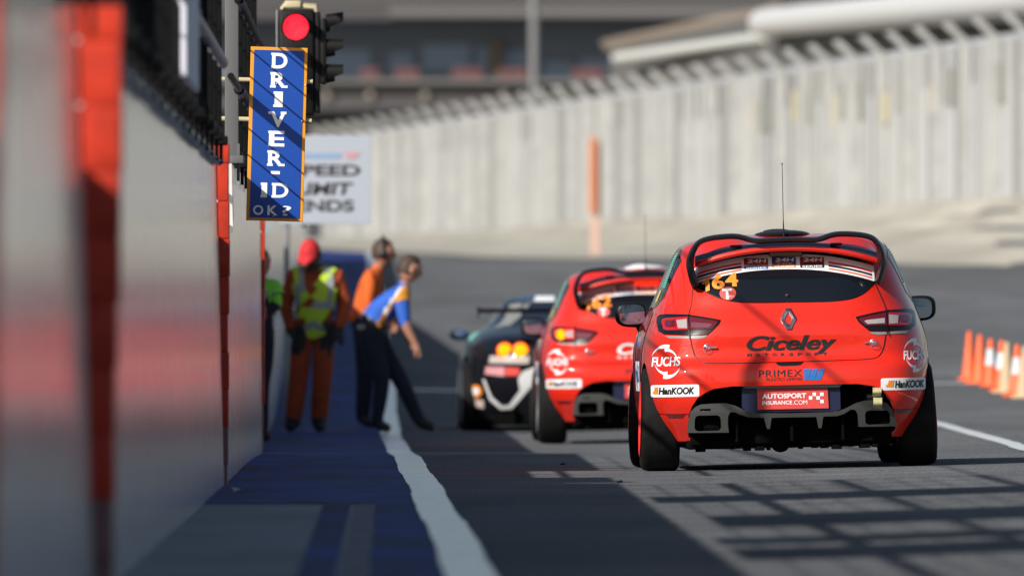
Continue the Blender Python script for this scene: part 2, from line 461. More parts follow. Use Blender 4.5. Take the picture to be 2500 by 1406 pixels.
for ch, yc, xo in (('D', 149, 2), ('R', 196, 1), ('I', 243, 2), ('V', 292, 2), ('E', 339, 0), ('R', 387, -1)):
    hw = 19 if ch not in 'I' else 10
    flat_text(mb, ch, P(676 + xo - hw), P(676 + xo + hw), Q(yc + 19), Q(yc - 19), -.007, bold=.03)
    serif = {'D': [(-19, 19), (-19, -19)], 'R': [(-19, 19), (-19, -19), (10, 19)], 'I': [(-11, 19), (-11, -19)], 'E': [(-19, 19), (-19, -19)], 'V': [(-22, -19), (8, -19)]}[ch]
    for (sx, sy) in serif:
        x0 = P(676 + xo + sx - 2); wdt = (22 if ch == 'I' else 14) / s_; z0 = Q(yc + sy) + (0 if sy > 0 else -6 / s_)
        mb.box((x0, -.0075, z0), (x0 + wdt, -.007, z0 + 6 / s_))
mb.box((P(664), -.0075, Q(426)), (P(686), -.007, Q(418)))
for ch, x0, x1, y0, y1 in (('I', 640, 654, 447, 483), ('D', 667, 706, 447, 483), ('O', 621, 646, 502, 526), ('K', 656, 681, 502, 526), ('?', 692, 714, 502, 526)):
    flat_text(mb, ch, P(x0 + 2), P(x1 + 2), Q(y1), Q(y0), -.007, bold=.0 if ch == '?' else .025)
for (x0, y0) in ((638, 477), (638, 447), (665, 477), (665, 447)): mb.box((P(x0 + 2), -.0075, Q(y0 + 6)), (P(x0 + 18), -.007, Q(y0)))
mb.build('lettering', M_SWHT, sg)
mb = MB()
for px, py in ((672, 205), (743, 207), (674, 528), (737, 294)): mb.sphere((P(px), -.006, Q(py)), .006, u=8, v=6)
mb.build('screw', M_GALV, sg)
for py in (197, 293):
    mb = MB(); p = at(676, py, dS)
    mb.tube([(-.42, .035, p.z - sg.location.z), (W2 + .035, .035, p.z - sg.location.z)], .0135, 8); mb.build('bracket', M_TAN, sg, smooth=60)

# traffic signal
dT = 112.0; s_ = FPX / dT
M_HOUS = mat('signal_black', (0.006, 0.006, 0.006), 0.55, spec=.25)
M_DRED = mat('dark_lens', (0.03, 0.008, 0.008), 0.15)
M_RLIT = mat('red_lens_lit', (0.8, 0.02, 0.02), 0.4, emit=(1, 0.015, 0.035), estr=1.6)
tl = thing('traffic_light', 'black pit exit signal showing red above the blue board', 'traffic light', at(725, 150, dT))
P = lambda px: (px - 725) / s_; Q = lambda py: -(py - 150) / s_
mb = MB(); mb.box((P(681), 0, Q(282)), (P(768), .16, Q(24)), bev=.02); mb.box((P(768), .02, Q(275)), (P(782), .14, Q(30)), bev=.01); mb.build('housing', M_HOUS, tl, smooth=40)
R90 = Matrix.Rotation(radians(90), 4, 'X')
for i, yc in enumerate((67, 150, 230)):
    mb = MB(); xf = Matrix.Translation((P(722), -.006, Q(yc))) @ R90
    mb.lathe([(0.0, .02), (.04, .017), (.07, .008), (31 / s_, 0)], 28, xf); mb.build('lens', M_RLIT if i == 0 else M_DRED, tl, smooth=60)
    mb = MB(); v = []; f = []
    for k in range(21):
        a = radians(-20 + 220 * k / 20); r = 36 / s_
        for (rr, yy) in ((r, -.002), (r, -.10 - .03 * sin(a)), (r - .008, -.10 - .03 * sin(a)), (r - .008, -.002)): v.append((P(722) + rr * cos(a), yy, Q(yc) + rr * sin(a)))
    for k in range(20):
        for q in range(4): f.append((k*4+q, k*4+(q+1)%4, k*4+4+(q+1)%4, k*4+4+q))
    mb.add(v, f); mb.build('hood', M_HOUS, tl, smooth=40)
# the head turned to the right, seen from its side
mb = MB(); mb.box((P(782), .01, Q(205)), (P(797), .17, Q(45)), bev=.012); mb.build('side_housing', M_HOUS, tl, smooth=40)
for yc, up in ((58, 1), (118, 0), (180, 0)):
    mb = MB(); v = []; f = []; N_ = 24
    for k in range(N_):
        a = 2 * pi * k / N_; r = 25 / s_; sq = lambda t: math.copysign(abs(t) ** .7, t)
        top = sin(a) > -.2
        far = P(838) if top else P(806 if up else 818)
        for (rr, xx) in ((r, P(795)), (r * (.98 if top else .8), far), (r * .80, far), (r * .8, P(797))): v.append((xx, .09 + rr * sq(cos(a)), Q(yc) + rr * sq(sin(a)) * .92 + (.018 if up and top and xx > P(820) else 0)))
    for k in range(N_):
        k2 = (k + 1) % N_
        for q in range(4): f.append((k*4+q, k2*4+q, k2*4+(q+1)%4, k*4+(q+1)%4))
    mb.add(v, f); mb.build('hood', M_HOUS, tl, smooth=40)
    mb = MB(); mb.lathe([(0, .012), (.05, .008), (.066, 0)], 20, Matrix.Translation((P(797), .09, Q(yc))) @ Matrix.Rotation(radians(90), 4, 'Y')); mb.build('lens', M_DRED, tl, smooth=60)
mb = MB(); mb.tube([(P(690), .08, Q(22)), (P(695), .06, Q(12)), (P(770), .06, Q(16)), (P(772), .06, Q(40))], .02, 8); mb.box((P(695), 0.02, Q(20)), (P(735), .1, Q(2)), bev=.01)
mb.build('top_bracket', M_TAN, tl, smooth=50)
mb = MB(); mb.tube([(P(685), .1, Q(200)), (WX - tl.location.x, .1, Q(200))], .02, 8); mb.tube([(P(676), .02, Q(25)), (P(676), .02, Q(115))], .006, 6); mb.build('arm', M_GALV, tl)

# white board with three lines of writing
dL = 152.0; s_ = FPX / dL
M_PALE = mat('board_white', (0.37, 0.40, 0.46), 0.6, spec=.2)
M_INK = mat('black_ink', (0.03, 0.03, 0.035), 0.6)
sl = thing('speed_limit_sign', 'square white board with black writing behind the blue board', 'sign', at(795, 439, dL))
P = lambda px: (px - 795) / s_; Q = lambda py: -(py - 439) / s_
mb = MB(); mb.box((P(684), 0, Q(547)), (P(906), .03, Q(330)), bev=.004); mb.build('board', M_PALE, sl)
mb = MB()
flat_text(mb, 'SPEED', P(706), P(880), Q(430), Q(402), -.005, bold=.03)
flat_text(mb, 'LIMIT', P(718), P(862), Q(476), Q(446), -.005, bold=.03, shear=.15)
flat_text(mb, 'ENDS', P(722), P(864), Q(517), Q(488), -.005, bold=.03)
mb.build('lettering', M_INK, sl)
mb = MB(); mb.box((P(720), -.006, Q(386)), (P(832), -.004, Q(374))); mb.build('emblem', mat('pale_blue_ink', (.22, .32, .50), .6), sl)
mb = MB(); mb.prism([(P(838), Q(372)), (P(880), Q(372)), (P(866), Q(388)), (P(850), Q(388))], -.006, -.004); mb.build('emblem', mat('pale_red_ink', (.50, .26, .28), .6), sl)
for px in (700, 740):
    mb = MB(); mb.tube([(P(px), .05, Q(560 if px == 740 else 548)), (P(px), .05, Q(335))], .02, 8)
    if px == 700: mb.tube([(P(700), .05, Q(520)), (P(700), .05, G(at(700, 439, dL).x, dL) - sl.location.z)], .025, 8)
    mb.build('post', M_GALV, sl, smooth=60)

# ------------------------------------------------------------------ second wall up the hill
bx = lambda y: -1.08 - max(0, y - 133) * .0026
mb = MB(); v = []; f = []; n = 60
for i in range(n + 1):
    y = 116.2 + 172 * i / n; x = bx(y); g = G(x, y); top = lerp([(116, 1.78), (186, 1.78), (216, 1.32)], y)
    for (dx, dz) in ((.04, -.1), (0, top), (-.25, top), (-.25, -.1)): v.append((x + dx, y, g + dz))
for i in range(n):
    for k in range(4): f.append((i*4+k, i*4+(k+1)%4, i*4+4+(k+1)%4, i*4+4+k))
f += [(3, 2, 1, 0), tuple(n*4+k for k in range(4))]
mb.add(v, f); bw = tag(mb.build('barrier_wall', M_WALL, smooth=30), 'low white barrier wall climbing the hill beside the blue walkway', 'wall')
mb = MB(); mb.tube([(bx(y) + .06, y, G(bx(y), y) + .92) for y in range(134, 180, 4)], .016, 6); mb.build('handrail', M_GALV, bw)

# ------------------------------------------------------------------ perimeter fence and far buildings
M_PANEL = mat('fence_panel_white', (0.44, 0.46, 0.485), 0.7, nscale=.6, namt=0.05, stretch=(1, 1, .2))
M_POST = mat('fence_post_concrete', (0.345, 0.345, 0.335), 0.85, nscale=2, namt=.15)
M_MESH = mat('fence_mesh_grey', (0.36, 0.375, 0.40), 0.8, nscale=30, namt=.12)
M_RIB = [mat('rib_grey', (.30, .30, .29), .85), mat('rib_pale', (.37, .37, .36), .85), mat('rib_dark', (.235, .235, .23), .85)]
M_OLIVE = mat('olive_grille', (0.20, 0.205, 0.18), 0.8)
M_YEL = mat('yellow_strip', (0.48, 0.42, 0.25), 0.7)
M_ORB = mat('orange_banner', (0.55, 0.19, 0.08), 0.8)
fa, fb = Vector((-1.6, fenceY(-1.6), 3.2)), Vector((12.5, fenceY(12.5), 3.2))
fdir = (fb - fa); FL = fdir.length; ang = math.atan2(fdir.y, fdir.x)
pf = thing('perimeter_fence', 'tall pale panel fence with bent post tops behind the sand', 'fence', fa, (0, 0, ang))
# local: +x along the fence towards the camera, -y towards the track
mb = MB(); k = 0; x = 0
while x < FL + 8:
    mb.box((x + .1, 0.0, -.1), (x + 2.15, .10, 2.05)); mb.box((x + 2.35, 0.02, -.1), (x + 4.4, .12, 2.05)); x += 4.5
mb.build('panel', M_PANEL, pf)
mb = MB(); mb.box((0, .03, 2.05), (FL + 8, .07, 2.85)); mb.build('mesh_screen', M_MESH, pf)
x = 0
while x < FL + 8:
    m = MB(); m.box((x - .1, -.20, -.1), (x + .1, 0.0, 2.75), bev=.015)
    m.prism([(-.06, 2.72), (.10, 2.72), (-.36, 3.16), (-.50, 3.12)], 0, 1)
    # bent top arm: prism was in x,z along y; move it into place
    n8 = len(m.v) - 8
    for q in range(n8, len(m.v)):
        a, b_, c = m.v[q]; m.v[q] = (x + (b_ - .5) * .16, a - .06, c)
    m.build('post', M_POST, pf)
    for xr in (1.47, 2.97): m = MB(); wr = random.uniform(.07, .11); m.box((x + xr - wr, -random.uniform(.09, .15), -.1), (x + xr + wr, 0.01, 2.72)); m.build('rib', random.choice(M_RIB), pf)
    x += 4.5
def fence_item(name, m, px0, px1, py0, py1, off=-.22, thick=.05):
    # solve the distance on the fence line for px
    def dd(px):
        t = (px - VX) / FPX; return (417) / (1 + 12.3 * t)
    d = dd((px0 + px1) / 2); a = at(px0, py1, dd(px0)); b = at(px1, py0, dd(px1))
    inv = (Matrix.Translation(fa) @ Matrix.Rotation(ang, 4, 'Z')).inverted(); la, lb = inv @ a, inv @ b
    z0, z1 = CAM_H - (py1 - VY) * d / FPX - fa.z, CAM_H - (py0 - VY) * d / FPX - fa.z
    mb = MB(); mb.box((min(la.x, lb.x), off - thick, z0), (max(la.x, lb.x), off, z1)); return mb.build(name, m, pf)
for (a, b, c, e) in ((1848, 1892, 245, 322), (1955, 1998, 222, 302), (2050, 2066, 205, 290), (2092, 2110, 202, 292), (2196, 2226, 185, 278), (2310, 2345, 168, 258), (2428, 2458, 155, 250)):
    fence_item('grille', M_OLIVE, a, b, c, e, off=-.02, thick=.04)
for (a, b, c, e) in ((1838, 1846, 245, 322), (1945, 1953, 222, 300), (2046, 2060, 232, 310), (2165, 2176, 228, 300), (2280, 2290, 205, 278)):
    fence_item('yellow_strip', M_YEL, a, b, c, e, off=-.06, thick=.03)
fence_item('orange_banner', M_ORB, 1459, 1475, 335, 522, off=-.17, thick=.02)
d = 300.0; p = at(1440, 606, d)
mb = MB(); mb.box((-.08, 0, -.1), (.08, .05, .60), bev=.01); mb.box((-.03, .05, -.2), (.03, .09, .5)); o = mb.build('pink_board', mat('pale_pink', (.55, .36, .29), .8)); o.location = (p.x, edgeY(p.x) + 8, G(p.x, edgeY(p.x) + 8) + .1)  # upright board put in for the pink patch below the banner
tag(o, 'pale pink board standing in the sand below the orange banner', 'marker')

# far grandstand
dG = 640.0; s_ = FPX / dG
gs = thing('grandstand', 'long grey grandstand with dark glazing in the far background', 'building', (at(1200, 325, dG).x, dG, 3.0))
P = lambda px: (px - 1200) / s_; Q = lambda py: (CAM_H - (py - VY) / s_) - 3.0
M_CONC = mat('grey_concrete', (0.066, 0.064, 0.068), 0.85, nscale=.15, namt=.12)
M_CONL = mat('light_concrete', (0.13, 0.128, 0.127), 0.85)
M_DKGL = mat('dark_glazing', (0.10, 0.13, 0.18), 0.5)
M_BLGL = mat('blue_glazing', (0.17, 0.25, 0.36), 0.4)
M_SEAT = mat('red_seat', (0.13, 0.05, 0.05), 0.7)
X0, X1 = P(420), P(2800)
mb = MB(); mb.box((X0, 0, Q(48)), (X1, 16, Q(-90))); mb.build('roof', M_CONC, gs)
mb = MB(); mb.box((P(950), -.3, Q(42)), (P(1880), 0, Q(20))); mb.box((X0, -.15, Q(12)), (X1, 0, Q(6))); mb.build('fascia', M_CONL, gs)
mb = MB(); mb.box((X0, 3.2, Q(192)), (X1, 4, Q(48))); mb.build('glass_wall', M_DKGL, gs)
for (a, b, c, e) in ((790, 905, 118, 185), (950, 1010, 125, 175), (1030, 1150, 105, 170), (1165, 1195, 110, 172), (1225, 1290, 120, 185), (1330, 1400, 150, 190), (1420, 1500, 140, 188)):
    mb = MB(); mb.box((P(a), 3.1, Q(e)), (P(b), 3.2, Q(c))); mb.build('pane', M_BLGL, gs)
mb = MB(); mb.box((P(1198), 2.6, Q(185)), (P(1224), 3.0, Q(95))); mb.build('column', mat('brown_column', (.16, .13, .10), .8), gs)
for (a, b) in ((880, 925), (965, 1025), (1105, 1180), (1220, 1290), (1400, 1475)):
    mb = MB(); n = max(2, int((b - a) / 18))
    for q in range(n):
        x0 = P(a + (b - a) * q / n); x1 = P(a + (b - a) * (q + .85) / n)
        mb.box((x0, 1.0, Q(200)), (x1, 1.5, Q(178))); mb.box((x0, 1.5, Q(200)), (x1, 1.7, Q(165)))
    mb.build('seats', M_SEAT, gs)
mb = MB(); mb.box((X0, -1.5, Q(206)), (X1, 3.2, Q(194))); mb.build('parapet', M_CONL, gs)
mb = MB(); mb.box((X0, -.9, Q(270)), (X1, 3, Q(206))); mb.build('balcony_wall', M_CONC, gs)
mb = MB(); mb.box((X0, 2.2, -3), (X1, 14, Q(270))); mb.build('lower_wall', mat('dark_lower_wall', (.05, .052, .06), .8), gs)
for px in (800, 905, 1040, 1230):
    mb = MB(); mb.sphere((P(px), -1.0, Q(235)), .18, u=12, v=8); mb.build('wall_lamp', mat('pale_globe', (.25, .22, .19), .5), gs)
dP = 520.0; p = at(1304, 210, dP)
mb = MB(); mb.tube([(0, 0, -6), (0, 0, 14)], [.15, .13], 12); mb.box((-.5, -.1, 14), (.5, .2, 14.3))
o = mb.build('lamp_post', mat('pole_grey', (.17, .17, .175), .6), smooth=50); o.location = (p.x, dP, p.z); tag(o, 'plain pale grey pole in front of the grandstand', 'pole')

# service building with round white canopy edge behind the fence
sb = thing('service_building', 'building with white rounded canopy edge above the fence on the right', 'building', at(1850, 60, 420))
o0 = sb.location.copy()
L = lambda px, py, d: at(px, py, d) - o0
mb = MB(); a, b = L(1856, 57, 420), L(2620, -8, 300)
mb.tube([a, a + (b - a) * .004, a + (b - a) * .02, b], [.22, .33, .36, .38], 24); mb.build('canopy_edge', mat('white_cladding', (.62, .62, .62), .4), sb, smooth=60)
mb = MB(); pts = [L(1465, 100, 470), L(1905, 8, 425), L(1905, 42, 425), L(1475, 122, 470)]
mb.add([pts[0], pts[1], pts[2], pts[3]] + [q + Vector((.4, 3, 0)) for q in pts], [(0,1,2,3),(7,6,5,4),(0,4,5,1),(1,5,6,2),(2,6,7,3),(3,7,4,0)]); mb.build('fascia', mat('brown_fascia', (.24, .19, .15), .8), sb)
mb = MB(); mb.tube([L(1505, 143, 455), L(1870, 92, 425)], [.14, .15], 14); mb.build('gutter_pipe', mat('pale_pipe', (.55, .56, .53), .6), sb, smooth=60)
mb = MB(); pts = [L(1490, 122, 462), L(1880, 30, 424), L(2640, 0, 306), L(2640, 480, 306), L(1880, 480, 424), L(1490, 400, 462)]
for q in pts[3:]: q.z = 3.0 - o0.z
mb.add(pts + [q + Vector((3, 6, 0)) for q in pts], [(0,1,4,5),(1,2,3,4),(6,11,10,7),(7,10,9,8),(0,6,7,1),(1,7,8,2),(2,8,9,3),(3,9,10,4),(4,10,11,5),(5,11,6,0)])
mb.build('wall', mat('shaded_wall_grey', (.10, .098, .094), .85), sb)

# ------------------------------------------------------------------ cones
M_CONE = mat('cone_orange', (0.80, 0.12, 0.03), 0.55)
M_COLLAR = mat('cone_collar', (0.62, 0.64, 0.66), 0.4)
M_BEIGE = mat('dusty_beige_plastic', (0.50, 0.36, 0.22), 0.7)
def cone_parts(root, h, m, collar):
    mb = MB(); mb.lathe([(.085, .03), (.078, .05), (.024, h), (.018, h + .008), (0, h + .009)], 20); mb.build('cone_body', m, root, smooth=40)
    mb = MB(); mb.box((-.11, -.11, 0), (.11, .11, .03), bev=.008); mb.build('cone_base', m, root, smooth=40)
    if collar:
        f = lambda z: .081 - (.054) * (z - .05) / (h - .05)
        mb = MB(); mb.lathe([(f(.22), .22), (f(.38), .38)], 20); mb.build('collar', M_COLLAR, root, smooth=60)
for (px, d, h, m, col, lab) in ((2367, 153, .46, M_CONE, 0, 'plain orange cone standing farthest left in the row'),
        (2393, 151.5, .45, M_CONE, 0, 'plain orange cone just right of the leftmost cone'),
        (2419, 149.5, .44, M_CONE, 1, 'orange cone with the greyest wide collar, mid row'),
        (2446, 147.3, .46, M_CONE, 1, 'orange cone with collar partly hiding the brown one'),
        (2459, 146.3, .46, M_BEIGE, 0, 'dusty brown cone half hidden in the orange row'),
        (2484, 144.5, .46, M_CONE, 1, 'orange cone with bright white collar near the picture edge'),
        (2502, 143.5, .46, M_BEIGE, 0, 'dusty beige cone cut by the right edge of the picture')):
    d += 12; h *= 1.08; x = (px - VX) * d / FPX
    r = thing('traffic_cone', lab, 'cone', (x, d, G(x, d)), (0, 0, px), 'cones along the right of the road')
    cone_parts(r, h, m, col)

# ------------------------------------------------------------------ cars
class Shell:
    """car body as a stack of level outlines; rear and side surfaces can be asked for anywhere"""
    def __init__(s, W, yr, yf, n): s.W_, s.yr_, s.yf_, s.n_ = W, yr, yf, n
    def par(s, z):
        a, b = interp(s.yr_, z), interp(s.yf_, z)
        return interp(s.W_, z), (a + b) / 2, (b - a) / 2, interp(s.n_, z)
    def rear(s, x, z, front=False):
        W, c, L, n = s.par(z); u = min(abs(x) / W, 0.9985)
        k = L * (1 - u ** n) ** (1 / n)
        return Vector((x, c + k if front else c - k, z))
    def front(s, x, z): return s.rear(x, z, True)
    def side(s, y, z, sg):
        W, c, L, n = s.par(z); u = min(abs((y - c) / L), 0.9999)
        return Vector((sg * W * (1 - u ** n) ** (1 / n), y, z))
    def on(s, where, a, b, eps):
        h = .004
        f = {'rear': lambda p, q: s.rear(p, q), 'front': lambda p, q: s.front(p, q),
             'left': lambda p, q: s.side(p, q, -1), 'right': lambda p, q: s.side(p, q, 1)}[where]
        p = f(a, b); n = (f(a + h, b) - f(a - h, b)).cross(f(a, b + h) - f(a, b - h))
        if n.length < 1e-12: n = Vector((0, -1, 0))
        n.normalize(); out = Vector((p.x, p.y - .8, 0))
        ref = {'rear': Vector((0, -1, 0)), 'front': Vector((0, 1, 0)), 'left': Vector((-1, 0, 0)), 'right': Vector((1, 0, 0))}[where]
        if n.dot(ref) < 0: n = -n
        return p + n * eps
    def body(s, zs, m=150):
        v = []; f = []
        for z in zs:
            W, c, L, n = s.par(z)
            for k in range(m):
                t = 2 * pi * (k + .5) / m; ct, st = cos(t), sin(t)
                v.append((W * math.copysign(abs(ct) ** (2 / n), ct), c + L * math.copysign(abs(st) ** (2 / n), st), z))
        for i in range(len(zs) - 1):
            for k in range(m): f.append((i*m+k, i*m+(k+1)%m, (i+1)*m+(k+1)%m, (i+1)*m+k))
        f.append(tuple(range(m))[::-1]); f.append(tuple(range((len(zs)-1)*m, len(zs)*m)))
        return v, f

def poly2d(poly, holes=(), g=0.035):
    loops = [list(poly)] + [list(h) for h in holes]; flat = [p for l in loops for p in l]
    tri = geometry.tessellate_polygon([[Vector((p[0], p[1], 0)) for p in l] for l in loops])
    bm = bmesh.new(); vs = [bm.verts.new((p[0], p[1], 0)) for p in flat]
    for t in tri:
        try: bm.faces.new([vs[i] for i in t])
        except ValueError: pass
    for ax in (0, 1):
        lo = min(p[ax] for p in flat); hi = max(p[ax] for p in flat); q = math.ceil(lo / g) * g
        while q < hi:
            co = Vector((0, 0, 0)); no = Vector((0, 0, 0)); co[ax] = q; no[ax] = 1
            bmesh.ops.bisect_plane(bm, geom=list(bm.verts) + list(bm.edges) + list(bm.faces), plane_co=co, plane_no=no, dist=1e-6); q += g
    return bm

def patch(mb, sh, where, poly, eps=.002, thick=0.0, holes=(), mi=0, g=.035):
    bm = poly2d(poly, holes, g); bm.verts.index_update()
    v2 = [(v.co.x, v.co.y) for v in bm.verts]; fs = [[v.index for v in f.verts] for f in bm.faces]
    be = [(e.verts[0].index, e.verts[1].index) for e in bm.edges if len(e.link_faces) == 1]; bm.free()
    vs = [sh.on(where, a, b, eps) for a, b in v2]
    if thick:
        N = len(vs); vs += [sh.on(where, a, b, eps - thick) for a, b in v2]
        fs = fs + [[i + N for i in f[::-1]] for f in fs] + [[a, b, b + N, a + N] for a, b in be]
    mb.add(vs, fs, mi)

def drape_text(mb, sh, body, box, eps=.003, mi=0, where='rear', rot=0.0, **kw):
    """box = x0, x1, z0, z1 on the surface"""
    v, f = text2d(body, **kw); x0, x1, z0, z1 = box
    cx, cz = (x0 + x1) / 2, (z0 + z1) / 2; g = .02
    bm = bmesh.new(); vs = []
    for a, b in v:
        x, z = x0 + a * (x1 - x0) - cx, z0 + b * (z1 - z0) - cz
        vs.append(bm.verts.new((cx + x * cos(rot) - z * sin(rot), cz + x * sin(rot) + z * cos(rot), 0)))
    for q in f:
        try: bm.faces.new([vs[k] for k in q])
        except ValueError: pass
    for ax in (0, 1):
        lo = min(p.co[ax] for p in vs); hi = max(p.co[ax] for p in vs); q = math.ceil(lo / g) * g
        vs = list(bm.verts)
        while q < hi:
            co = Vector((0, 0, 0)); no = Vector((0, 0, 0)); co[ax] = q; no[ax] = 1
            bmesh.ops.bisect_plane(bm, geom=list(bm.verts) + list(bm.edges) + list(bm.faces), plane_co=co, plane_no=no, dist=1e-6); q += g
        vs = list(bm.verts)
    bm.verts.index_update()
    mb.add([sh.on(where, p.co.x, p.co.y, eps) for p in bm.verts], [[p.index for p in q.verts] for q in bm.faces], mi); bm.free()

def line_on(mb, sh, where, pts, r=.003, eps=.0, mi=0, sub=6):
    out = []
    n = len(pts)
    for i in range(n - 1):
        p0, p1, p2, p3 = pts[max(i-1, 0)], pts[i], pts[i+1], pts[min(i+2, n-1)]
        for k in range(sub):
            t = k / sub
            c = [0.5 * (2*p1[q] + (p2[q]-p0[q])*t + (2*p0[q]-5*p1[q]+4*p2[q]-p3[q])*t*t + (3*p1[q]-p0[q]-3*p2[q]+p3[q])*t**3) for q in (0, 1)]
            out.append(sh.on(where, c[0], c[1], eps))
    out.append(sh.on(where, pts[-1][0], pts[-1][1], eps)); mb.tube(out, r, 6, mi)

def rrect(x0, x1, z0, z1, r=.012, n=4):
    out = []
    for cx, cz, a0 in ((x1 - r, z0 + r, -90), (x1 - r, z1 - r, 0), (x0 + r, z1 - r, 90), (x0 + r, z0 + r, 180)):
        for k in range(n + 1): a = radians(a0 + 90 * k / n); out.append((cx + r * cos(a), cz + r * sin(a)))
    return out
def ell(cx, cz, rx, rz, n=28): return [(cx + rx * cos(2*pi*k/n), cz + rz * sin(2*pi*k/n)) for k in range(n)]

M_RED = mat('race_red_paint', (0.66, 0.019, 0.007), 0.5, coat=1.0, spec=.15, nscale=3, namt=.07)
M_BLKP = mat('black_gloss_paint', (0.006, 0.006, 0.008), 0.3, coat=.45, spec=.2)
M_SATIN = mat('satin_black_plastic', (0.007, 0.007, 0.008), 0.42, spec=.25)
M_UNDER = mat('underbody_black', (0.0035, 0.0035, 0.0035), 0.9, spec=.05, bump=.5, bscale=25)
M_GLASS = mat('dark_car_glass', (0.006, 0.008, 0.012), 0.06, spec=.5)
M_TYRE = mat('slick_tyre', (0.0085, 0.0085, 0.0085), 0.75, spec=.15, nscale=14, namt=.5, bump=.15, bscale=40)
M_RIMR = mat('red_rim', (0.75, 0.03, 0.02), 0.3, coat=.6)
M_RIMS = mat('silver_rim', (0.55, 0.55, 0.56), 0.3, metal=.8)
M_GREY = mat('grey_diffuser', (0.042, 0.042, 0.039), 0.36, spec=.5, coat=.25)
M_WHT = mat('white_sticker', (0.80, 0.80, 0.82), 0.45)
M_INKB = mat('black_sticker', (0.012, 0.012, 0.014), 0.45)
M_ORN = mat('orange_sticker', (0.85, 0.26, 0.01), 0.5)
M_NAVY = mat('navy_sticker', (0.008, 0.012, 0.045), 0.4)
M_BLUS = mat('blue_sticker', (0.02, 0.14, 0.42), 0.4)
M_REDS = mat('red_sticker', (0.66, 0.05, 0.04), 0.5)
M_PLATE = mat('red_plate', (0.62, 0.055, 0.045), 0.55, nscale=5, namt=.15)
M_CHR = mat('chrome', (0.85, 0.87, 0.90), 0.22, metal=1.0)
M_LENSR = mat('red_lens', (0.42, 0.008, 0.015), 0.08, coat=1.0)
M_LENSD = mat('dark_red_lens', (0.12, 0.006, 0.012), 0.08, coat=1.0)
M_CLEAR = mat('clear_lens', (0.36, 0.32, 0.32), 0.12, coat=1.0)
M_STRIP = mat('grey_trim', (0.24, 0.24, 0.23), 0.4)
M_LITY = mat('lit_amber_lamp', (0.25, 0.08, 0.005), 0.4, spec=.1, emit=(1.0, 0.46, 0.0), estr=1.15)
M_LITR = mat('lit_red_lamp', (0.3, 0.01, 0.008), 0.4, spec=.1, emit=(1.0, 0.03, 0.008), estr=1.1)
M_STRAP = mat('tow_strap', (0.42, 0.38, 0.20), 0.85, nscale=40, namt=.25)
M_MIRR = mat('mirror_glass', (0.28, 0.36, 0.44), 0.02, metal=1.0)
M_TEAL = mat('teal_sticker', (0.15, 0.50, 0.42), 0.5)
M_YELS = mat('yellow_sticker', (0.62, 0.48, 0.10), 0.5)

CX0 = 1932.5
def lc(px, py): return ((px - CX0) / 408.0, (1145 - py - (px - CX0) * .022) / 406.0)
def lp(*pts): return [lc(*p) for p in pts]
def mir(poly): return [(-a, b) for a, b in poly][::-1]

def make_wheel(root, x, y, rz, camber, steer, R=.312, W=.225, rim=M_RIMR, z=None):
    sg = 1 if x > 0 else -1
    e = bpy.data.objects.new('wheel', None); COL.objects.link(e); e.parent = root
    e.location = (x, y, R if z is None else z); e.rotation_euler = (0, -sg * camber if False else sg * -camber, steer)
    X90 = Matrix.Rotation(radians(90), 4, 'Y')
    mb = MB(); h = W / 2
    mb.lathe([(.215, -h + .012), (.235, -h), (R - .035, -h - .004), (R - .014, -h + .006), (R - .004, -h + .022), (R, -h + .05), (R, 0), (R, h - .05), (R - .004, h - .022), (R - .014, h - .006), (R - .035, h + .004), (.235, h), (.215, h - .012)], 56, X90)
    mb.build('tyre', M_TYRE, e, smooth=60)
    o = sg
    mb = MB(); prof = [(.222, h + .004), (.228, h + .009), (.215, h + .012), (.200, h - .004), (.195, -.06), (.195, -h)]
    mb.lathe([(r, a * o) for r, a in prof], 48, X90)
    for k in range(10):
        a = 2 * pi * k / 10
        for da in (-.09, .09):
            p0 = Vector((o * (h - .02), .05 * cos(a), .05 * sin(a))); p1 = Vector((o * (h - .005), .205 * cos(a + da), .205 * sin(a + da)))
            mb.tube([p0, p1], [.014, .011], 6)
    mb.lathe([(0, o * (h - .004)), (.05, o * (h - .008)), (.06, o * (h - .03))], 20, X90)
    mb.build('rim', rim, e, smooth=50)
    return e

HATCH = Shell(
    W=[(.18, .81), (.30, .845), (.42, .862), (.52, .868), (.62, .868), (.72, .864), (.80, .852), (.88, .826), (.95, .797), (1.02, .767), (1.12, .725), (1.22, .682), (1.30, .643), (1.345, .605), (1.375, .54), (1.395, .44), (1.408, .25)],
    yr=[(.18, -.50), (.30, -.57), (.42, -.612), (.52, -.624), (.59, -.620), (.63, -.600), (.66, -.568), (.69, -.554), (.74, -.553), (.80, -.556), (.85, -.548), (.91, -.518), (.97, -.486), (1.03, -.460), (1.15, -.395), (1.28, -.305), (1.345, -.25), (1.375, -.17), (1.395, .0), (1.408, .2)],
    yf=[(.18, 3.36), (.35, 3.44), (.55, 3.43), (.70, 3.36), (.80, 3.15), (.88, 2.72), (.93, 2.25), (.97, 1.98), (1.03, 1.84), (1.15, 1.58), (1.28, 1.28), (1.345, 1.08), (1.375, .95), (1.395, .8), (1.408, .6)],
    n=[(.18, 4.9), (.25, 5.3), (.35, 6.2), (.45, 6.8), (.6, 6.8), (.75, 6.0), (.88, 5.0), (1.0, 4.3), (1.2, 4.3), (1.35, 4.0), (1.41, 2.4)])

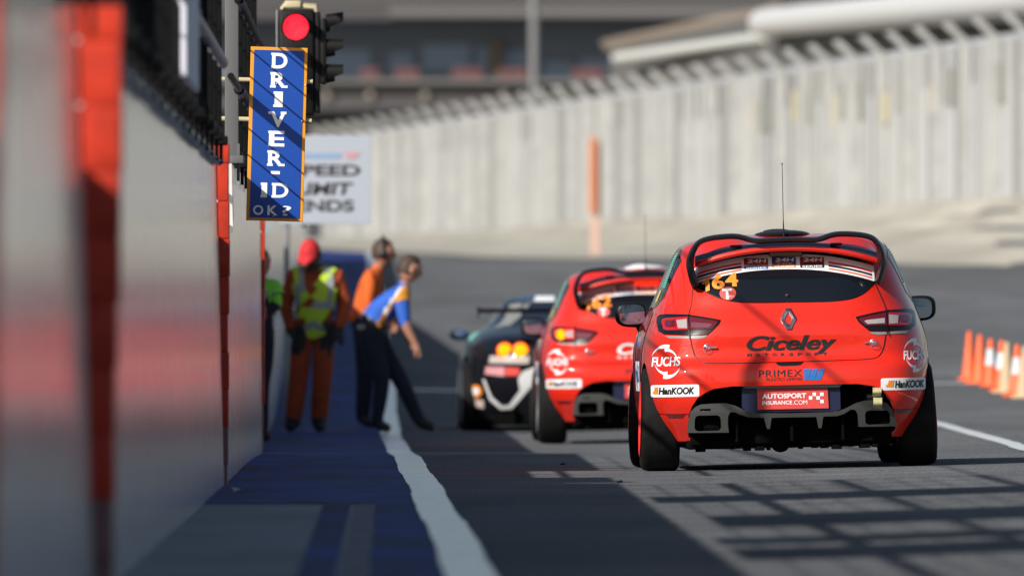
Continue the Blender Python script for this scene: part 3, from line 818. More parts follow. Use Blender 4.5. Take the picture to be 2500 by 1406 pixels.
def hot_hatch(name, label, loc, rot, variant):
    sh = HATCH; v2 = variant == 2
    root = thing(name, label, 'race car', loc, rot, 'red hatchback race cars')
    zs = [.18 + (1.408 - .18) * i / 76 for i in range(77)]
    zs = [z for z in zs if z < 1.36] + [1.362, 1.37, 1.378, 1.386, 1.392, 1.398, 1.403, 1.408]
    v, f = sh.body(zs, 170)
    mb = MB(); mb.add(v, f); body = mb.build('body', [M_RED, M_UNDER], root, smooth=42)
    rec = lp((1684, 1090), (1684, 1015), (1693, 992), (1706, 973), (1726, 959), (1746, 950), (1790, 944), (1850, 943), (1933, 941), (2020, 939), (2098, 938), (2140, 944), (2158, 955), (2176, 980), (2186, 1003), (2190, 1030), (2190, 1080))
    cut = MB(); cut.prism(rec, -1.2, -.42)
    cut2 = MB()
    X90 = Matrix.Rotation(radians(90), 4, 'Y')
    cutters = []
    cut.m = [1] * len(cut.f); c1 = cut.build('cutter', [M_RED, M_UNDER])
    cutters.append(c1)
    for yy, rr in ((0.0, .338), (2.59, .338)):
        for sgn in (-1, 1):
            m = MB(); bmx = bmesh.new(); bmesh.ops.create_cone(bmx, cap_ends=True, segments=48, radius1=rr, radius2=rr, depth=.46)
            m.bm(bmx, 1, Matrix.Translation((sgn * .83, yy, .315)) @ X90); cutters.append(m.build('cutter', [M_RED, M_UNDER]))
    for c in cutters:
        c.parent = root; md = body.modifiers.new('cut', 'BOOLEAN'); md.operation = 'DIFFERENCE'; md.object = c; md.solver = 'EXACT'
    me = evaluated_mesh(body); body.modifiers.clear(); old = body.data; body.data = me; bpy.data.meshes.remove(old)
    me.name = 'body'
    for p in me.polygons:                                # cut faces lie well inside the outline: bare black lining
        c = p.center
        if .185 < c.z < 1.0:
            W_, c_, L_, n_ = sh.par(c.z)
            p.material_index = 1 if (abs(c.x) / W_) ** n_ + abs((c.y - c_) / L_) ** n_ < .955 else 0
        elif c.z <= .185: p.material_index = 1
    me.shade_smooth()
    try: me.set_sharp_from_angle(angle=radians(42))
    except Exception: pass
    for c in cutters: bpy.data.objects.remove(c)
    # rear glass and its sun strip
    glass = lp((1706, 696), (1718, 705), (1735, 715), (1760, 727), (1790, 736), (1820, 740), (1870, 741), (1933, 740), (2000, 739), (2050, 737), (2090, 731), (2118, 719), (2136, 704), (2147, 690), (2140, 660), (2105, 632), (2040, 620), (1933, 614), (1830, 620), (1760, 634), (1722, 655), (1708, 680))
    mb = MB(); patch(mb, sh, 'rear', glass, .004, .006); rw = mb.build('rear_window', M_GLASS, root, smooth=50)
    mb = MB(); c = glass + [glass[0]]; line_on(mb, sh, 'rear', c, .0035, .002, sub=3); mb.build('window_seal', M_SATIN, root, smooth=60)
    def arc(y0, y1, x0=1708, x1=2147, n=26, flip=False):
        """banner strips follow one arch; y at the middle, lower at both ends"""
        up = []
        for k in range(n + 1):
            x = x0 + (x1 - x0) * k / n; u = (x - 1930) / 220
            up.append((x, y0 + 33 * abs(u) ** 2.2 + (1930 - x) * .012))
        dn = []
        for k in range(n + 1):
            x = x0 + (x1 - x0) * k / n; u = (x - 1930) / 220
            dn.append((x, y1 + 33 * abs(u) ** 2.2 + (1930 - x) * .012))
        return lp(*(up + dn[::-1]))
    mb = MB(); patch(mb, sh, 'rear', arc(624, 661), .0065, 0); mb.build('sun_strip', M_WHT, rw, smooth=60)
    mb = MB()
    for (x0, x1) in ((1716, 1824), (2036, 2141)):
        patch(mb, sh, 'rear', arc(637, 642, x0, x1), .008, 0, mi=0); patch(mb, sh, 'rear', arc(645, 650, x0, x1), .008, 0, mi=1); patch(mb, sh, 'rear', arc(653, 657, x0, x1), .008, 0, mi=2)
    mb.build('stripe', [M_REDS, M_NAVY, mat('coral_sticker', (.78, .13, .05), .5)], rw, smooth=60)
    mb = MB()
    for k, (x0, x1, top, mid, bot, t2) in enumerate(((1830, 1889, 3, 4, 5, 'GT'), (1898, 1957, 6, 5, 4, 'TCE'), (1967, 2026, 3, 3, 7, 'PROTO'))):
        yo = [4, 1, 1][k]
        patch(mb, sh, 'rear', lp((x0, 631+yo), (x1, 631+yo), (x1, 647+yo), (x0, 647+yo)), .008, mi=top)
        patch(mb, sh, 'rear', lp((x0, 647+yo), (x1, 647+yo), (x1, 650+yo), (x0, 650+yo)), .008, mi=mid)
        patch(mb, sh, 'rear', lp((x0, 650+yo), (x1, 650+yo), (x1, 657+yo), (x0, 657+yo)), .008, mi=bot)
        def tb(a, b, c, e): q0 = lc(a, c); q1 = lc(b, e); return (q0[0], q1[0], min(q0[1], q1[1]), max(q0[1], q1[1]))
        drape_text(mb, sh, '24H', tb(x0 + 8, x1 - 4, 643+yo, 633+yo), .0095, 0, bold=.03, shear=.1)
        drape_text(mb, sh, t2, tb(x0 + 10, x1 - 8, 650+yo, 644.5+yo), .0105, [5, 4, 7][k], bold=.02)
        drape_text(mb, sh, 'SERIES', tb(x0 + 5, x1 - 5, 656.5+yo, 651+yo), .0095, 0, bold=.02)
    mb.build('series_badge', [M_WHT, M_NAVY, M_REDS, mat('maroon_sticker', (.24, .02, .02), .5), mat('amber_sticker', (.85, .32, .03), .5), M_BLUS, mat('deep_blue_sticker', (.02, .04, .16), .5), M_INKB], rw)
    def tb(a, b, c, e): q0 = lc((a+b)/2, c); q1 = lc((a+b)/2, e); return (lc(a, c)[0], lc(b, c)[0], q0[1], q1[1])
    mb = MB(); num = '162' if v2 else '164'
    patch(mb, sh, 'rear', lp((1727, 694.4), (1742, 683.6), (1745, 683.6), (1745, 712.8), (1735.6, 716.7), (1735.2, 697), (1728, 699.5)), .0095, g=.02)
    for ch, a, b, c, e, r in ((num[1], 1751, 1781, 710, 676, .03), (num[2], 1783, 1814, 704, 671, .03)):
        for q, dx in enumerate((0, 1.6, -1.6)): drape_text(mb, sh, ch, tb(a + 1.6 + dx, b - 1.6 + dx, c, e), .0095 + .0008 * q, 0, bold=.02, rot=r)
    mb.build('race_number', M_ORN, rw)
    mb = MB(); cx, cz = lc(1788, 720); patch(mb, sh, 'rear', ell(cx, cz, .049, .039), .007, mi=0)
    drape_text(mb, sh, 'T', tb(1775, 1798, 734, 709), .009, 1, bold=.035); drape_text(mb, sh, 'urbo', tb(1789, 1803, 729, 724), .009, 1)
    mb.build('round_sticker', [mat('rose_sticker', (.68, .07, .06), .5), M_WHT], rw)
    mb = MB(); p = sh.rear(*lc(1933, 722)); mb.sphere(p, (.012, .03, .01), u=10, v=6); mb.box(p + Vector((-.006, -.012, -.03)), p + Vector((.010, -.006, -.02))); mb.build('wiper_spindle', M_CHR, rw)
    # spoiler: painted shelf and black hoop
    sp = bpy.data.objects.new('roof_spoiler', None); COL.objects.link(sp); sp.parent = root
    top_line = [(0, 1.358), (.09, 1.356), (.17, 1.353), (.215, 1.358), (.262, 1.374), (.315, 1.383), (.39, 1.382), (.465, 1.371), (.50, 1.350), (.545, 1.300)]
    N = 48; v = []; f = []
    for k in range(N + 1):
        u = -1 + 2 * k / N; x = u * .545; a2 = abs(u) ** 2.2
        zlo = 1.304 - .085 * a2; zhi = 1.336 - .085 * a2; zb = zhi + .021 + .014 * abs(u) ** 3; zt = max(lerp(top_line, abs(x)), zb + .004)
        yo = -.475 + .075 * abs(u) ** 3
        for (a, b) in ((-.27, zlo + .01), (yo + .05, zlo - .004), (yo + .004, zlo), (yo - .004, zlo + .012), (yo, zhi - .004), (yo + .012, zhi), (yo + .045, zb - .002), (yo + .055, zb), (yo + .19, zt), (yo + .22, zt - .03)): v.append((x, a, b))
    n_ = 10; fm = []
    for k in range(N):
        for q in range(n_):
            f.append((k*n_+q, k*n_+(q+1)%n_, k*n_+n_+(q+1)%n_, k*n_+n_+q)); fm.append(1 if q in (5, 6) else 0)
    f += [tuple(range(n_))[::-1], tuple(range(N*n_, N*n_+n_))]; fm += [0, 0]
    mb = MB(); mb.add(v, f); mb.m = fm
    mb.build('shelf', [M_RED, mat('shelf_dark_blue', (.020, .022, .045), .3, coat=.6)], sp, smooth=35)
    # hoop: flat band swept over the path (x, z), chord in y
    path = [(-.545, 1.102), (-.562, 1.150), (-.578, 1.222), (-.574, 1.272), (-.556, 1.322), (-.520, 1.366), (-.465, 1.386), (-.39, 1.396), (-.315, 1.398), (-.262, 1.390), (-.215, 1.374), (-.17, 1.367), (-.09, 1.369), (0, 1.371)]
    path = path + [(-a, b) for a, b in path[-2::-1]]
    pts = []
    for i in range(len(path) - 1):
        p0, p1, p2, p3 = path[max(i-1, 0)], path[i], path[i+1], path[min(i+2, len(path)-1)]
        for k in range(4):
            t = k / 4
            pts.append(tuple(0.5 * (2*p1[q] + (p2[q]-p0[q])*t + (2*p0[q]-5*p1[q]+4*p2[q]-p3[q])*t*t + (3*p1[q]-p0[q]-3*p2[q]+p3[q])*t**3) for q in (0, 1)))
    pts.append(path[-1]); v = []; f = []; n = len(pts)
    for i, (x, z) in enumerate(pts):
        a, b = pts[max(i-1, 0)], pts[min(i+1, n-1)]; tx, tz = b[0]-a[0], b[1]-a[1]; l = sqrt(tx*tx+tz*tz); nx, nz = -tz/l, tx/l
        topness = min(1, max(0, (z - 1.25) / .1)); th = .017 + .006 * (1 - topness); yl = -.50 - .03 * topness + .13 * max(0, (1.2 - z) / .1) * .5
        ch = .085 + .09 * (1 - topness)
        for (dy, dn) in ((0, -th*.35), (0, th*.35), (.03, th), (ch*.6, th*.9), (ch, th*.2), (ch, -th*.2), (ch*.6, -th*.7), (.03, -th)):
            v.append((x + nx*dn, yl + dy, z + nz*dn))
    for i in range(n - 1):
        for q in range(8): f.append((i*8+q, i*8+(q+1)%8, i*8+8+(q+1)%8, i*8+8+q))
    f += [tuple(range(8))[::-1], tuple(range((n-1)*8, n*8))]
    mb = MB(); mb.add(v, f); mb.build('hoop', M_BLKP, sp, smooth=50)
    for s2 in (-1, 1):
        mb = MB(); mb.box((s2*.30-.035, -.452, 1.330), (s2*.30+.035, -.42, 1.346), bev=.006); mb.build('mount', M_SATIN, sp, smooth=40)
    yb_ = sh.rear(0, 1.28).y
    mb = MB(); mb.box((-.10, yb_ - .035, 1.270), (.10, yb_ + .01, 1.302), bev=.006)
    o = mb.build('brake_light', M_LITR if v2 else M_LENSD, root)
    if v2:
        o.data.transform(Matrix.Translation((0, -.03, -.006)))
    # roof vent and antenna
    mb = MB(); mb.sphere((0.0, .25, 1.404), (.17, .30, .030), u=24, v=12); mb.sphere((-.03, .32, 1.424), (.085, .14, .018), u=20, v=10); mb.build('roof_vent', M_SATIN if not v2 else mat('white_roof_vent', (.8, .8, .8), .4), root, smooth=60)
    mb = MB(); mb.tube([(0, -.06, 1.385), (0, -.062, 1.43), (-.0005, -.066, 1.50), (-.001, -.08, 1.825)], [.008, .005, .0024, .0018], 7); mb.sphere((-.001, -.08, 1.828), .005, u=8, v=6); mb.build('antenna', M_SATIN, root, smooth=50)
    # shut line of the tailgate
    mb = MB()
    line_on(mb, sh, 'rear', lp((1706, 698), (1702, 720), (1699, 745), (1693, 765), (1692, 790), (1694, 830), (1700, 860), (1706, 874), (1716, 884), (1735, 888), (1800, 888), (1933, 885), (2060, 881), (2125, 878), (2150, 872), (2163, 852), (2169, 825), (2173, 795), (2176, 770), (2170, 745), (2160, 720), (2147, 690)), .0038, -.0004)
    line_on(mb, sh, 'rear', lp((1610, 1011), (1650, 1012), (1690, 1010)), .002, 0); line_on(mb, sh, 'rear', lp((2180, 1000), (2215, 1000), (2252, 996)), .002, 0)
    mb.build('shut_line', M_SATIN, root)
    mb = MB(); patch(mb, sh, 'rear', lp((1898, 886), (1968, 884), (1960, 892), (1948, 894), (1915, 895), (1904, 893)), .003, .006); mb.build('handle', M_SATIN, root, smooth=40)
    # tail lamps
    out = lp((1617, 790), (1619, 777), (1626, 771), (1640, 769.5), (1690, 771), (1730, 777), (1768, 784), (1762, 795), (1748, 808), (1735, 819), (1692, 821), (1632, 819), (1620, 811))
    red1 = lp((1629, 788), (1632, 782), (1640, 779.5), (1690, 777), (1690, 808), (1640, 810), (1632, 806))
    in1 = lp((1637, 789), (1641, 786), (1662, 785), (1662, 801), (1641, 802), (1637, 799))
    clr1 = lp((1664, 786), (1688, 783), (1688, 805), (1667, 805))
    red2 = lp((1694, 777), (1755, 787), (1761, 790), (1748, 804), (1740, 806), (1694, 807))
    in2 = lp((1698, 791), (1742, 794), (1748, 796), (1740, 803), (1698, 803))
    grey = lp((1632, 822), (1692, 823), (1736, 821), (1728, 826), (1715, 829), (1645, 828))
    div = lp((1690.5, 772), (1693, 772), (1694, 830), (1692, 830))
    for sgn in (-1, 1):
        T = (lambda p: p) if sgn < 0 else mir
        mb = MB(); patch(mb, sh, 'rear', T(out), .007, .012); lamp = mb.build('tail_lamp', M_BLKP, root, smooth=50)
        lit = v2 and sgn < 0
        mb = MB(); patch(mb, sh, 'rear', T(red1), .010, .003, mi=0); patch(mb, sh, 'rear', T(red2), .010, .003, mi=1)
        patch(mb, sh, 'rear', T(in1), .012, 0, mi=1); mb.build('lens', [M_LITR if lit else M_LENSR, M_LENSD], lamp, smooth=40)
        mb = MB(); patch(mb, sh, 'rear', T(clr1), .0125, 0); patch(mb, sh, 'rear', T(in2), .012, 0, mi=1 if sgn < 0 else 0); mb.build('reverse_lens', [M_CLEAR, mat('smoky_lens', (.16, .05, .07), .1, coat=1)], lamp, smooth=40)
        if lit:
            mb = MB(); c = lc(1650, 797); patch(mb, sh, 'rear', ell(c[0], c[1], .034, .042), .0135); mb.build('bulb', M_LITY, lamp)
        mb = MB(); patch(mb, sh, 'rear', T(grey), .004, .006); mb.build('lamp_trim', M_STRIP, root, smooth=40)
        mb = MB(); patch(mb, sh, 'rear', T(div), .014, .004); mb.build('divider', M_SATIN, lamp)
        # bonnet pin
        p = sh.on('rear', *lc(1733 if sgn < 0 else 2139, 850 if sgn < 0 else 838), 0); R90 = Matrix.Rotation(radians(90), 4, 'X')
        mb = MB(); mb.lathe([(.020, -.002), (.020, .006), (.012, .010), (.008, .022), (0, .024)], 16, Matrix.Translation(p) @ R90)
        mb.tube([p + Vector((0, -.016, 0)), p + Vector((-sgn * .055, -.018, -.002 if sgn < 0 else .002))], .006, 8); mb.tube([p + Vector((.022*cos(a), -.02, .022*sin(a) - .01)) for a in [2*pi*k/16 for k in range(17)]], .0018, 5, caps=False)
        mb.build('tailgate_pin', M_CHR, root, smooth=50)
        # reflector low in the bumper
        q = lp((1630, 1013), (1678, 1011), (1671, 1021), (1638, 1022))
        mb = MB(); patch(mb, sh, 'rear', T(q), .002, .004); mb.build('reflector', M_LENSD, root)
    # badge: a chrome diamond with a diamond hole
    bc = lc(1933, 780); hw, hh = .047, .063; p0 = sh.rear(*bc)
    mb = MB(); ring = []
    for (sx, sz) in ((1, 1),):
        o8 = [(0, hh), (.014, hh), (hw, .004), (hw, -.004), (.014, -hh), (-.014, -hh), (-hw, -.004), (-hw, .004), (-.014, hh)]
        o8 = o8[1:]; i8 = [(a * .46, b * .50) for a, b in o8]; m8 = [(a * .74, b * .76) for a, b in o8]
    v = []
    for poly, dy in ((o8, .0), (o8, -.010), (m8, -.019), (i8, -.008), (i8, .0)):
        for a, b in poly: v.append((bc[0] + a, sh.rear(bc[0] + a, bc[1] + b).y + dy, bc[1] + b))
    f = []
    for r in range(4):
        for k in range(8): f.append((r*8+k, r*8+(k+1)%8, r*8+8+(k+1)%8, r*8+8+k))
    mb.add(v, f); mb.build('badge', M_CHR, root, smooth=20)
    # writing on the tailgate and bumper
    ink = M_WHT if v2 else M_INKB
    mb = MB()
    for q, dx in enumerate((0, 1.6, -1.6)): drape_text(mb, sh, 'Ciceley', tb(1830.6 + dx, 2047.4 + dx, 867, 820), .003 + .0008 * q, 0, bold=.016, shear=.28)
    x = 1830
    for ch in 'MOTORSPORT':
        drape_text(mb, sh, ch, tb(x, x + 11, 872 - (x - 1830) * .012, 864.5 - (x - 1830) * .012), .003, 0, bold=.04); x += 20.5
    o = mb.build('team_lettering', ink, root)
    # lower the y's tail to the photo's line: the word box includes the descender
    mb = MB(); drape_text(mb, sh, 'PRIMEX', tb(1857, 1962, 921, 904), .003, 0, space=1.1); drape_text(mb, sh, 'PLASTICS LIMITED', tb(1875, 1963, 930, 923), .003, 0)
    mb.build('sponsor_lettering', M_INKB, root)
    mb = MB()
    for k in range(3):
        x0 = 1967 + k * 16
        patch(mb, sh, 'rear', lp((x0 + (0 if k == 0 else 6), 902), (x0 + 19, 901.5), (x0 + 8, 929), (x0 - (0 if k == 0 else 8), 929)), .003)
    mb.build('emblem', M_BLUS, root)
    for sgn in (-1, 1):
        c = (1634, 884) if sgn < 0 else (2240, 868)
        mb = MB(); k = 1.0 if sgn < 0 else .82
        xx = lambda dx: c[0] + dx * k
        drape_text(mb, sh, 'FUCHS', tb(xx(-34), xx(34), c[1] + 12, c[1] - 11), .003, 0, bold=.025, shear=.2 if sgn < 0 else .05)
        def cres(cx, cy, r0, a0, a1, wmax, sq=.82):
            pts = []; n = 12
            for q in range(n + 1):
                a = radians(a0 + (a1 - a0) * q / n); pts.append((xx(cx + r0 * cos(a) * sq), c[1] + cy - r0 * sin(a)))
            for q in range(n, -1, -1):
                t = q / n; a = radians(a0 + (a1 - a0) * t); w_ = wmax * t; pts.append((xx(cx + (r0 - w_) * cos(a) * sq), c[1] + cy - (r0 - w_) * sin(a)))
            return lp(*pts)
        patch(mb, sh, 'rear', cres(2, 4, 45, 160, 78, 12), .003); patch(mb, sh, 'rear', cres(0, 2, 34, 8, 95, 9), .003)
        patch(mb, sh, 'rear', cres(-2, -3, 45, -22, -100, 12), .003); patch(mb, sh, 'rear', cres(0, -1, 34, 190, 275, 9), .003)
        mb.build('sponsor_logo', M_WHT, root)
        x0, x1, ya, yb_ = (1597, 1711, 955, 955) if sgn < 0 else (2154, 2267, 938, 938)
        q0 = lc(x0, ya); q1 = lc(x1, ya); zc = (q0[1] + q1[1]) / 2
        mb = MB(); patch(mb, sh, 'rear', rrect(q0[0], q1[0], zc - .036, zc + .036, .012), .003, .003); st = mb.build('sticker', M_WHT, root, smooth=40)
        mb = MB(); L_ = q1[0] - q0[0]
        drape_text(mb, sh, 'HanKOOK', (q0[0] + L_*.155, q0[0] + L_*.9, zc - .021, zc + .022) if sgn < 0 else (q0[0] + L_*.30, q0[0] + L_*.965, zc - .023, zc + .022), .0045, 0, bold=.042, shear=.15)
        xo = q0[0] + (L_ * .035 if sgn < 0 else L_ * .09); wd = L_ * (.115 if sgn < 0 else .2)
        for k in range(3):
            a = xo + wd * (.0 + .22 * k); patch(mb, sh, 'rear', [(a + wd*.0, zc - .004 + .002*k), (a + wd*.15, zc - .018 + .001*k), (a + wd*.38, zc - .014), (a + wd*.56, zc + .024), (a + wd*.42, zc + .024), (a + wd*.22, zc - .004)], .0045 + .0004*k, mi=1)
        mb.build('lettering', [M_INKB, M_ORN], st)
    # plate recess
    mb = MB(); q = lp((1815, 947), (2055, 943), (2055, 1000), (2040, 1004), (1830, 1007), (1815, 996)); mb.prism(q, -.565, -.40); mb.build('plate_holder', M_NAVY, root)
    mb = MB(); q = lp((1810, 941), (2062, 938), (2052, 946), (1822, 948.5)); mb.prism(q, -.60, -.43); mb.build('plate_light_bar', M_STRIP, root)
    mb = MB(); q = lp((1852, 946.5), (2024, 944), (2026, 997), (1853, 1000.5)); mb.prism(q, -.578, -.568); pl = mb.build('plate', M_PLATE, root)
    mb = MB()
    def ft(s_, a, b, c, e, **kw): q0, q1 = lc(a, c), lc(b, e); flat_text(mb, s_, q0[0], q1[0], min(q0[1], q1[1]), max(q0[1], q1[1]), -.5795, 0, **kw)
    ft('AUTOSPORT', 1864, 1972, 974.5, 960, bold=.03); ft('INSURANCE', 1864, 1937, 989, 978, bold=.02); ft('.COM', 1939, 1974, 988.5, 977)
    for (cx_, cy_) in ((0, 1), (1, 0), (2, 1), (3, 0), (3, 2)):
        x0 = 1978 + cx_ * 9.2; y0 = 959 + cy_ * 8.6; a, b = lc(x0, y0), lc(x0 + 8.6, y0 + 8.4); mb.box((a[0], -.5795, b[1]), (b[0], -.579, a[1]))
    mb.build('lettering', M_WHT, pl)
    # diffuser
    outer = lp((1680, 1057), (1683, 1027), (1689, 1006), (1699, 995), (1714, 988), (1740, 986), (1775, 985), (1796, 990), (1815, 999), (1833, 1006), (1855, 1009), (1933, 1009), (2030, 1006), (2052, 1003), (2070, 996), (2092, 985), (2112, 979), (2135, 977), (2155, 979), (2170, 986), (2181, 999), (2188, 1016), (2191, 1041),
               (2098, 1042), (2096, 1012), (2090, 1001), (2080, 1000), (2062, 1011), (2045, 1016), (2012, 1017), (2007, 1045), (2000, 1045), (1995, 1018), (1933, 1019), (1886, 1020), (1881, 1047), (1874, 1047), (1867, 1020), (1830, 1019), (1808, 1012), (1796, 1007), (1786, 1006), (1780, 1016), (1779, 1035), (1781, 1056))
    h1 = lp((1699, 1024), (1702, 1018), (1707, 1015), (1754, 1014), (1760, 1018), (1762, 1024), (1763, 1044), (1758, 1051), (1706, 1053), (1700, 1050), (1698, 1044))
    h2 = lp((2114, 1012), (2117, 1005), (2124, 1002.5), (2165, 1002.5), (2172, 1005), (2175, 1013), (2176, 1030), (2172, 1035), (2122, 1037), (2115, 1033))
    h3 = lp((1712, 999), (1738, 998), (1738, 1003), (1712, 1004))
    bm = poly2d(outer, [h1, h2, h3], .03); bm.verts.index_update()
    v2d = [(a.co.x, a.co.y) for a in bm.verts]; fs = [[a.index for a in fc.verts] for fc in bm.faces]; be = [(e.verts[0].index, e.verts[1].index) for e in bm.edges if len(e.link_faces) == 1]; bm.free()
    yd = lambda x, z: -.615 + .20 * abs(x / .62) ** 4 * .35 + .10 * max(0, .35 - z)
    n = len(v2d); bset = set(i for e in be for i in e)
    vs = [(a, yd(a, b), b) for a, b in v2d] + [(a, yd(a, b) + .11, b) for a, b in v2d]
    mb = MB(); mb.add(vs, fs + [[i + n for i in f_[::-1]] for f_ in fs] + [[a, b, b + n, a + n] for a, b in be]); o = mb.build('diffuser', M_GREY, root, smooth=30)
    md = o.modifiers.new('edge', 'BEVEL'); md.width = .007; md.segments = 3; md.limit_method = 'ANGLE'; md.angle_limit = radians(50)
    mb = MB()
    for px in (1731, 2145):
        mb = MB(); a = lc(px, 1034 if px < 1900 else 1020);         mb.box((a[0] - .075, -.50, a[1] - .045), (a[0] + .075, -.40, a[1] + .045), bev=.018); mb.build('exhaust_blank', M_UNDER, root, smooth=50)
    mb = MB(); mb.box((-.60, -.43, .150), (.61, -.30, .335), bev=.02); mb.box((-.62, -.40, .128), (.60, 3.2, .20), bev=.02)
    for k in range(16):
        x = -.58 + k * .077 + random.uniform(-.02, .02); mb.box((x, -.38 + random.uniform(-.1, .1), .112 + random.uniform(0, .016)), (x + random.uniform(.02, .07), -.2, .14), bev=.004)
    for px in (1800, 1935, 2060): x = lc(px, 1000)[0]; mb.box((x - .008, -.545, .17), (x + .008, -.35, .33))
    mb.build('underfloor', M_UNDER, root, smooth=40)
    mb = MB(); mb.sphere((-.055, -.30, .145), (.055, .12, .045), u=18, v=10); mb.build('exhaust_box', M_UNDER, root, smooth=60)
    # tow strap on the right
    for (px, py, dz) in ((2143, 957, .055), (2144, 984, .066)):
        a = lc(px, py); v = []; f = []
        for k in range(9):
            t = k / 8; yy = -.60 - .045 * sin(pi * t); zz = a[1] + (t - .5) * dz
            for xx_ in (-.026, .026): v.append((a[0] + xx_ + .004 * t, yy, zz)); v.append((a[0] + xx_ + .004 * t, yy + .004, zz))
        for k in range(8): o_ = k * 4; f += [(o_, o_+2, o_+6, o_+4), (o_+1, o_+5, o_+7, o_+3), (o_, o_+4, o_+5, o_+1), (o_+2, o_+3, o_+7, o_+6)]
        mb = MB(); mb.add(v, f); mb.build('tow_strap', M_STRAP, root, smooth=60)
    a = lc(2140, 970); mb = MB(); mb.tube([(a[0] - .05, -.58, a[1]), (a[0] + .05, -.58, a[1])], .018, 10); mb.build('tow_bar', M_SATIN, root)
    # glasshouse
    for wh in ('left', 'right'):
        mb = MB(); patch(mb, sh, wh, [(-.06, 1.04), (.12, .985), (1.0, .955), (1.66, .965), (1.50, 1.12), (1.18, 1.27), (.9, 1.335), (.4, 1.345), (.08, 1.33), (-.10, 1.26)], .003, .005, g=.06); sw = mb.build('side_window', M_GLASS, root, smooth=40)
        mb = MB()
        for k in range(16):
            z = 1.10 + k * .013; patch(mb, sh, wh, [(-.01 + k*.004, z), (.13 + k*.004, z), (.13 + k*.004, z + .007), (-.01 + k*.004, z + .007)], .006, g=.2)
        mb.build('name_strip', M_TEAL, sw)
        mb = MB(); patch(mb, sh, wh, [(.12, 1.02), (.26, 1.01), (.26, 1.08), (.12, 1.085)], .006); mb.build('yellow_sticker', M_YELS, sw)
        mb = MB()
        line_on(mb, sh, wh, [(.15, .95), (.20, .8), (.42, .55), (.48, .33)], .003, 0); line_on(mb, sh, wh, [(1.62, .95), (1.66, .6), (1.6, .30)], .003, 0); mb.build('door_gap', M_SATIN, root)
        mb = MB(); patch(mb, sh, wh, [(.62, .48), (1.5, .48), (1.5, .66), (.62, .66)], .002, g=.1); drape_text(mb, sh, 'Ciceley', (.7, 1.4, .50, .64), .004, 1, where=wh, shear=.28, bold=.03); mb.build('door_panel', [M_WHT, M_BLUS], root)
        sg = -1 if wh == 'left' else 1
        # mirror: arm, housing, glass facing back
        x = sg * .885; y = 1.72; z = .945
        mb = MB(); mb.sphere((x, y + .05, z), (.098, .075, .078), u=24, v=14, f=lambda p: Vector((math.copysign(abs(p.x) ** .62, p.x), p.y if p.y > 0 else p.y * .5, math.copysign(abs(p.z) ** .62, p.z) * (1 - .18 * sg * p.x * (1 if p.z < 0 else 0)))))
        mb.tube([(x - sg * .055, y + .06, z - .04), (sg * .80, y + .07, z - .13), (sg * .76, y + .08, z - .19)], [.04, .032, .04], 10)
        mi_ = mb.build('wing_mirror', M_SATIN, root, smooth=60)
        v = []; nn = 26
        for k in range(nn):
            a = 2 * pi * k / nn; v.append((x - sg * .006 + .078 * math.copysign(abs(cos(a)) ** .62, cos(a)), y + .012 - .0006 * k * 0, z + .060 * math.copysign(abs(sin(a)) ** .62, sin(a))))
        mb = MB(); mb.add(v, [tuple(range(nn))]); g_ = mb.build('mirror_glass', M_MIRR, mi_)
        for vv in g_.data.vertices: vv.co.y += (vv.co.x - x) * (-sg) * .10 - .006 + (vv.co.z - z) * .0
    mb = MB(); patch(mb, sh, 'front', [(-.66, 1.0), (.66, 1.0), (.50, 1.33), (-.50, 1.33)], .003, .005); mb.build('windscreen', M_GLASS, root, smooth=40)
    for sgn in (-1, 1):
        mb = MB(); patch(mb, sh, 'front', [(sgn * .45, .66), (sgn * .78, .70), (sgn * .78, .78), (sgn * .60, .76)] if sgn > 0 else [(-.78, .70), (-.45, .66), (-.60, .76), (-.78, .78)], .004, .006); mb.build('headlight', M_CLEAR, root)
    rim = M_RIMS if v2 else M_RIMR
    for (y, st) in ((0.0, 0.0), (2.59, radians(-6))):
        for sgn in (-1, 1): make_wheel(root, sgn * (.765 if y == 0 else .755), y, 0, radians(2.2), st, rim=rim)
    return root

def gx(px, d): return (px - VX) * d / FPX
x1 = gx(1925, 97.0)
hot_hatch('race_car', 'nearest red hatchback race car with orange 164 on its rear window', (x1, 97.0, G(x1, 97)), (0, -.022, radians(.5)), 1)
x2 = gx(1318, 130.3) + .8745
hot_hatch('race_car', 'second red hatchback race car with orange 162 and lit tail lamp, behind the nearest car', (x2, 130.3, G(x2, 130.3) + .002), (0, -.014, radians(.6)), 2)

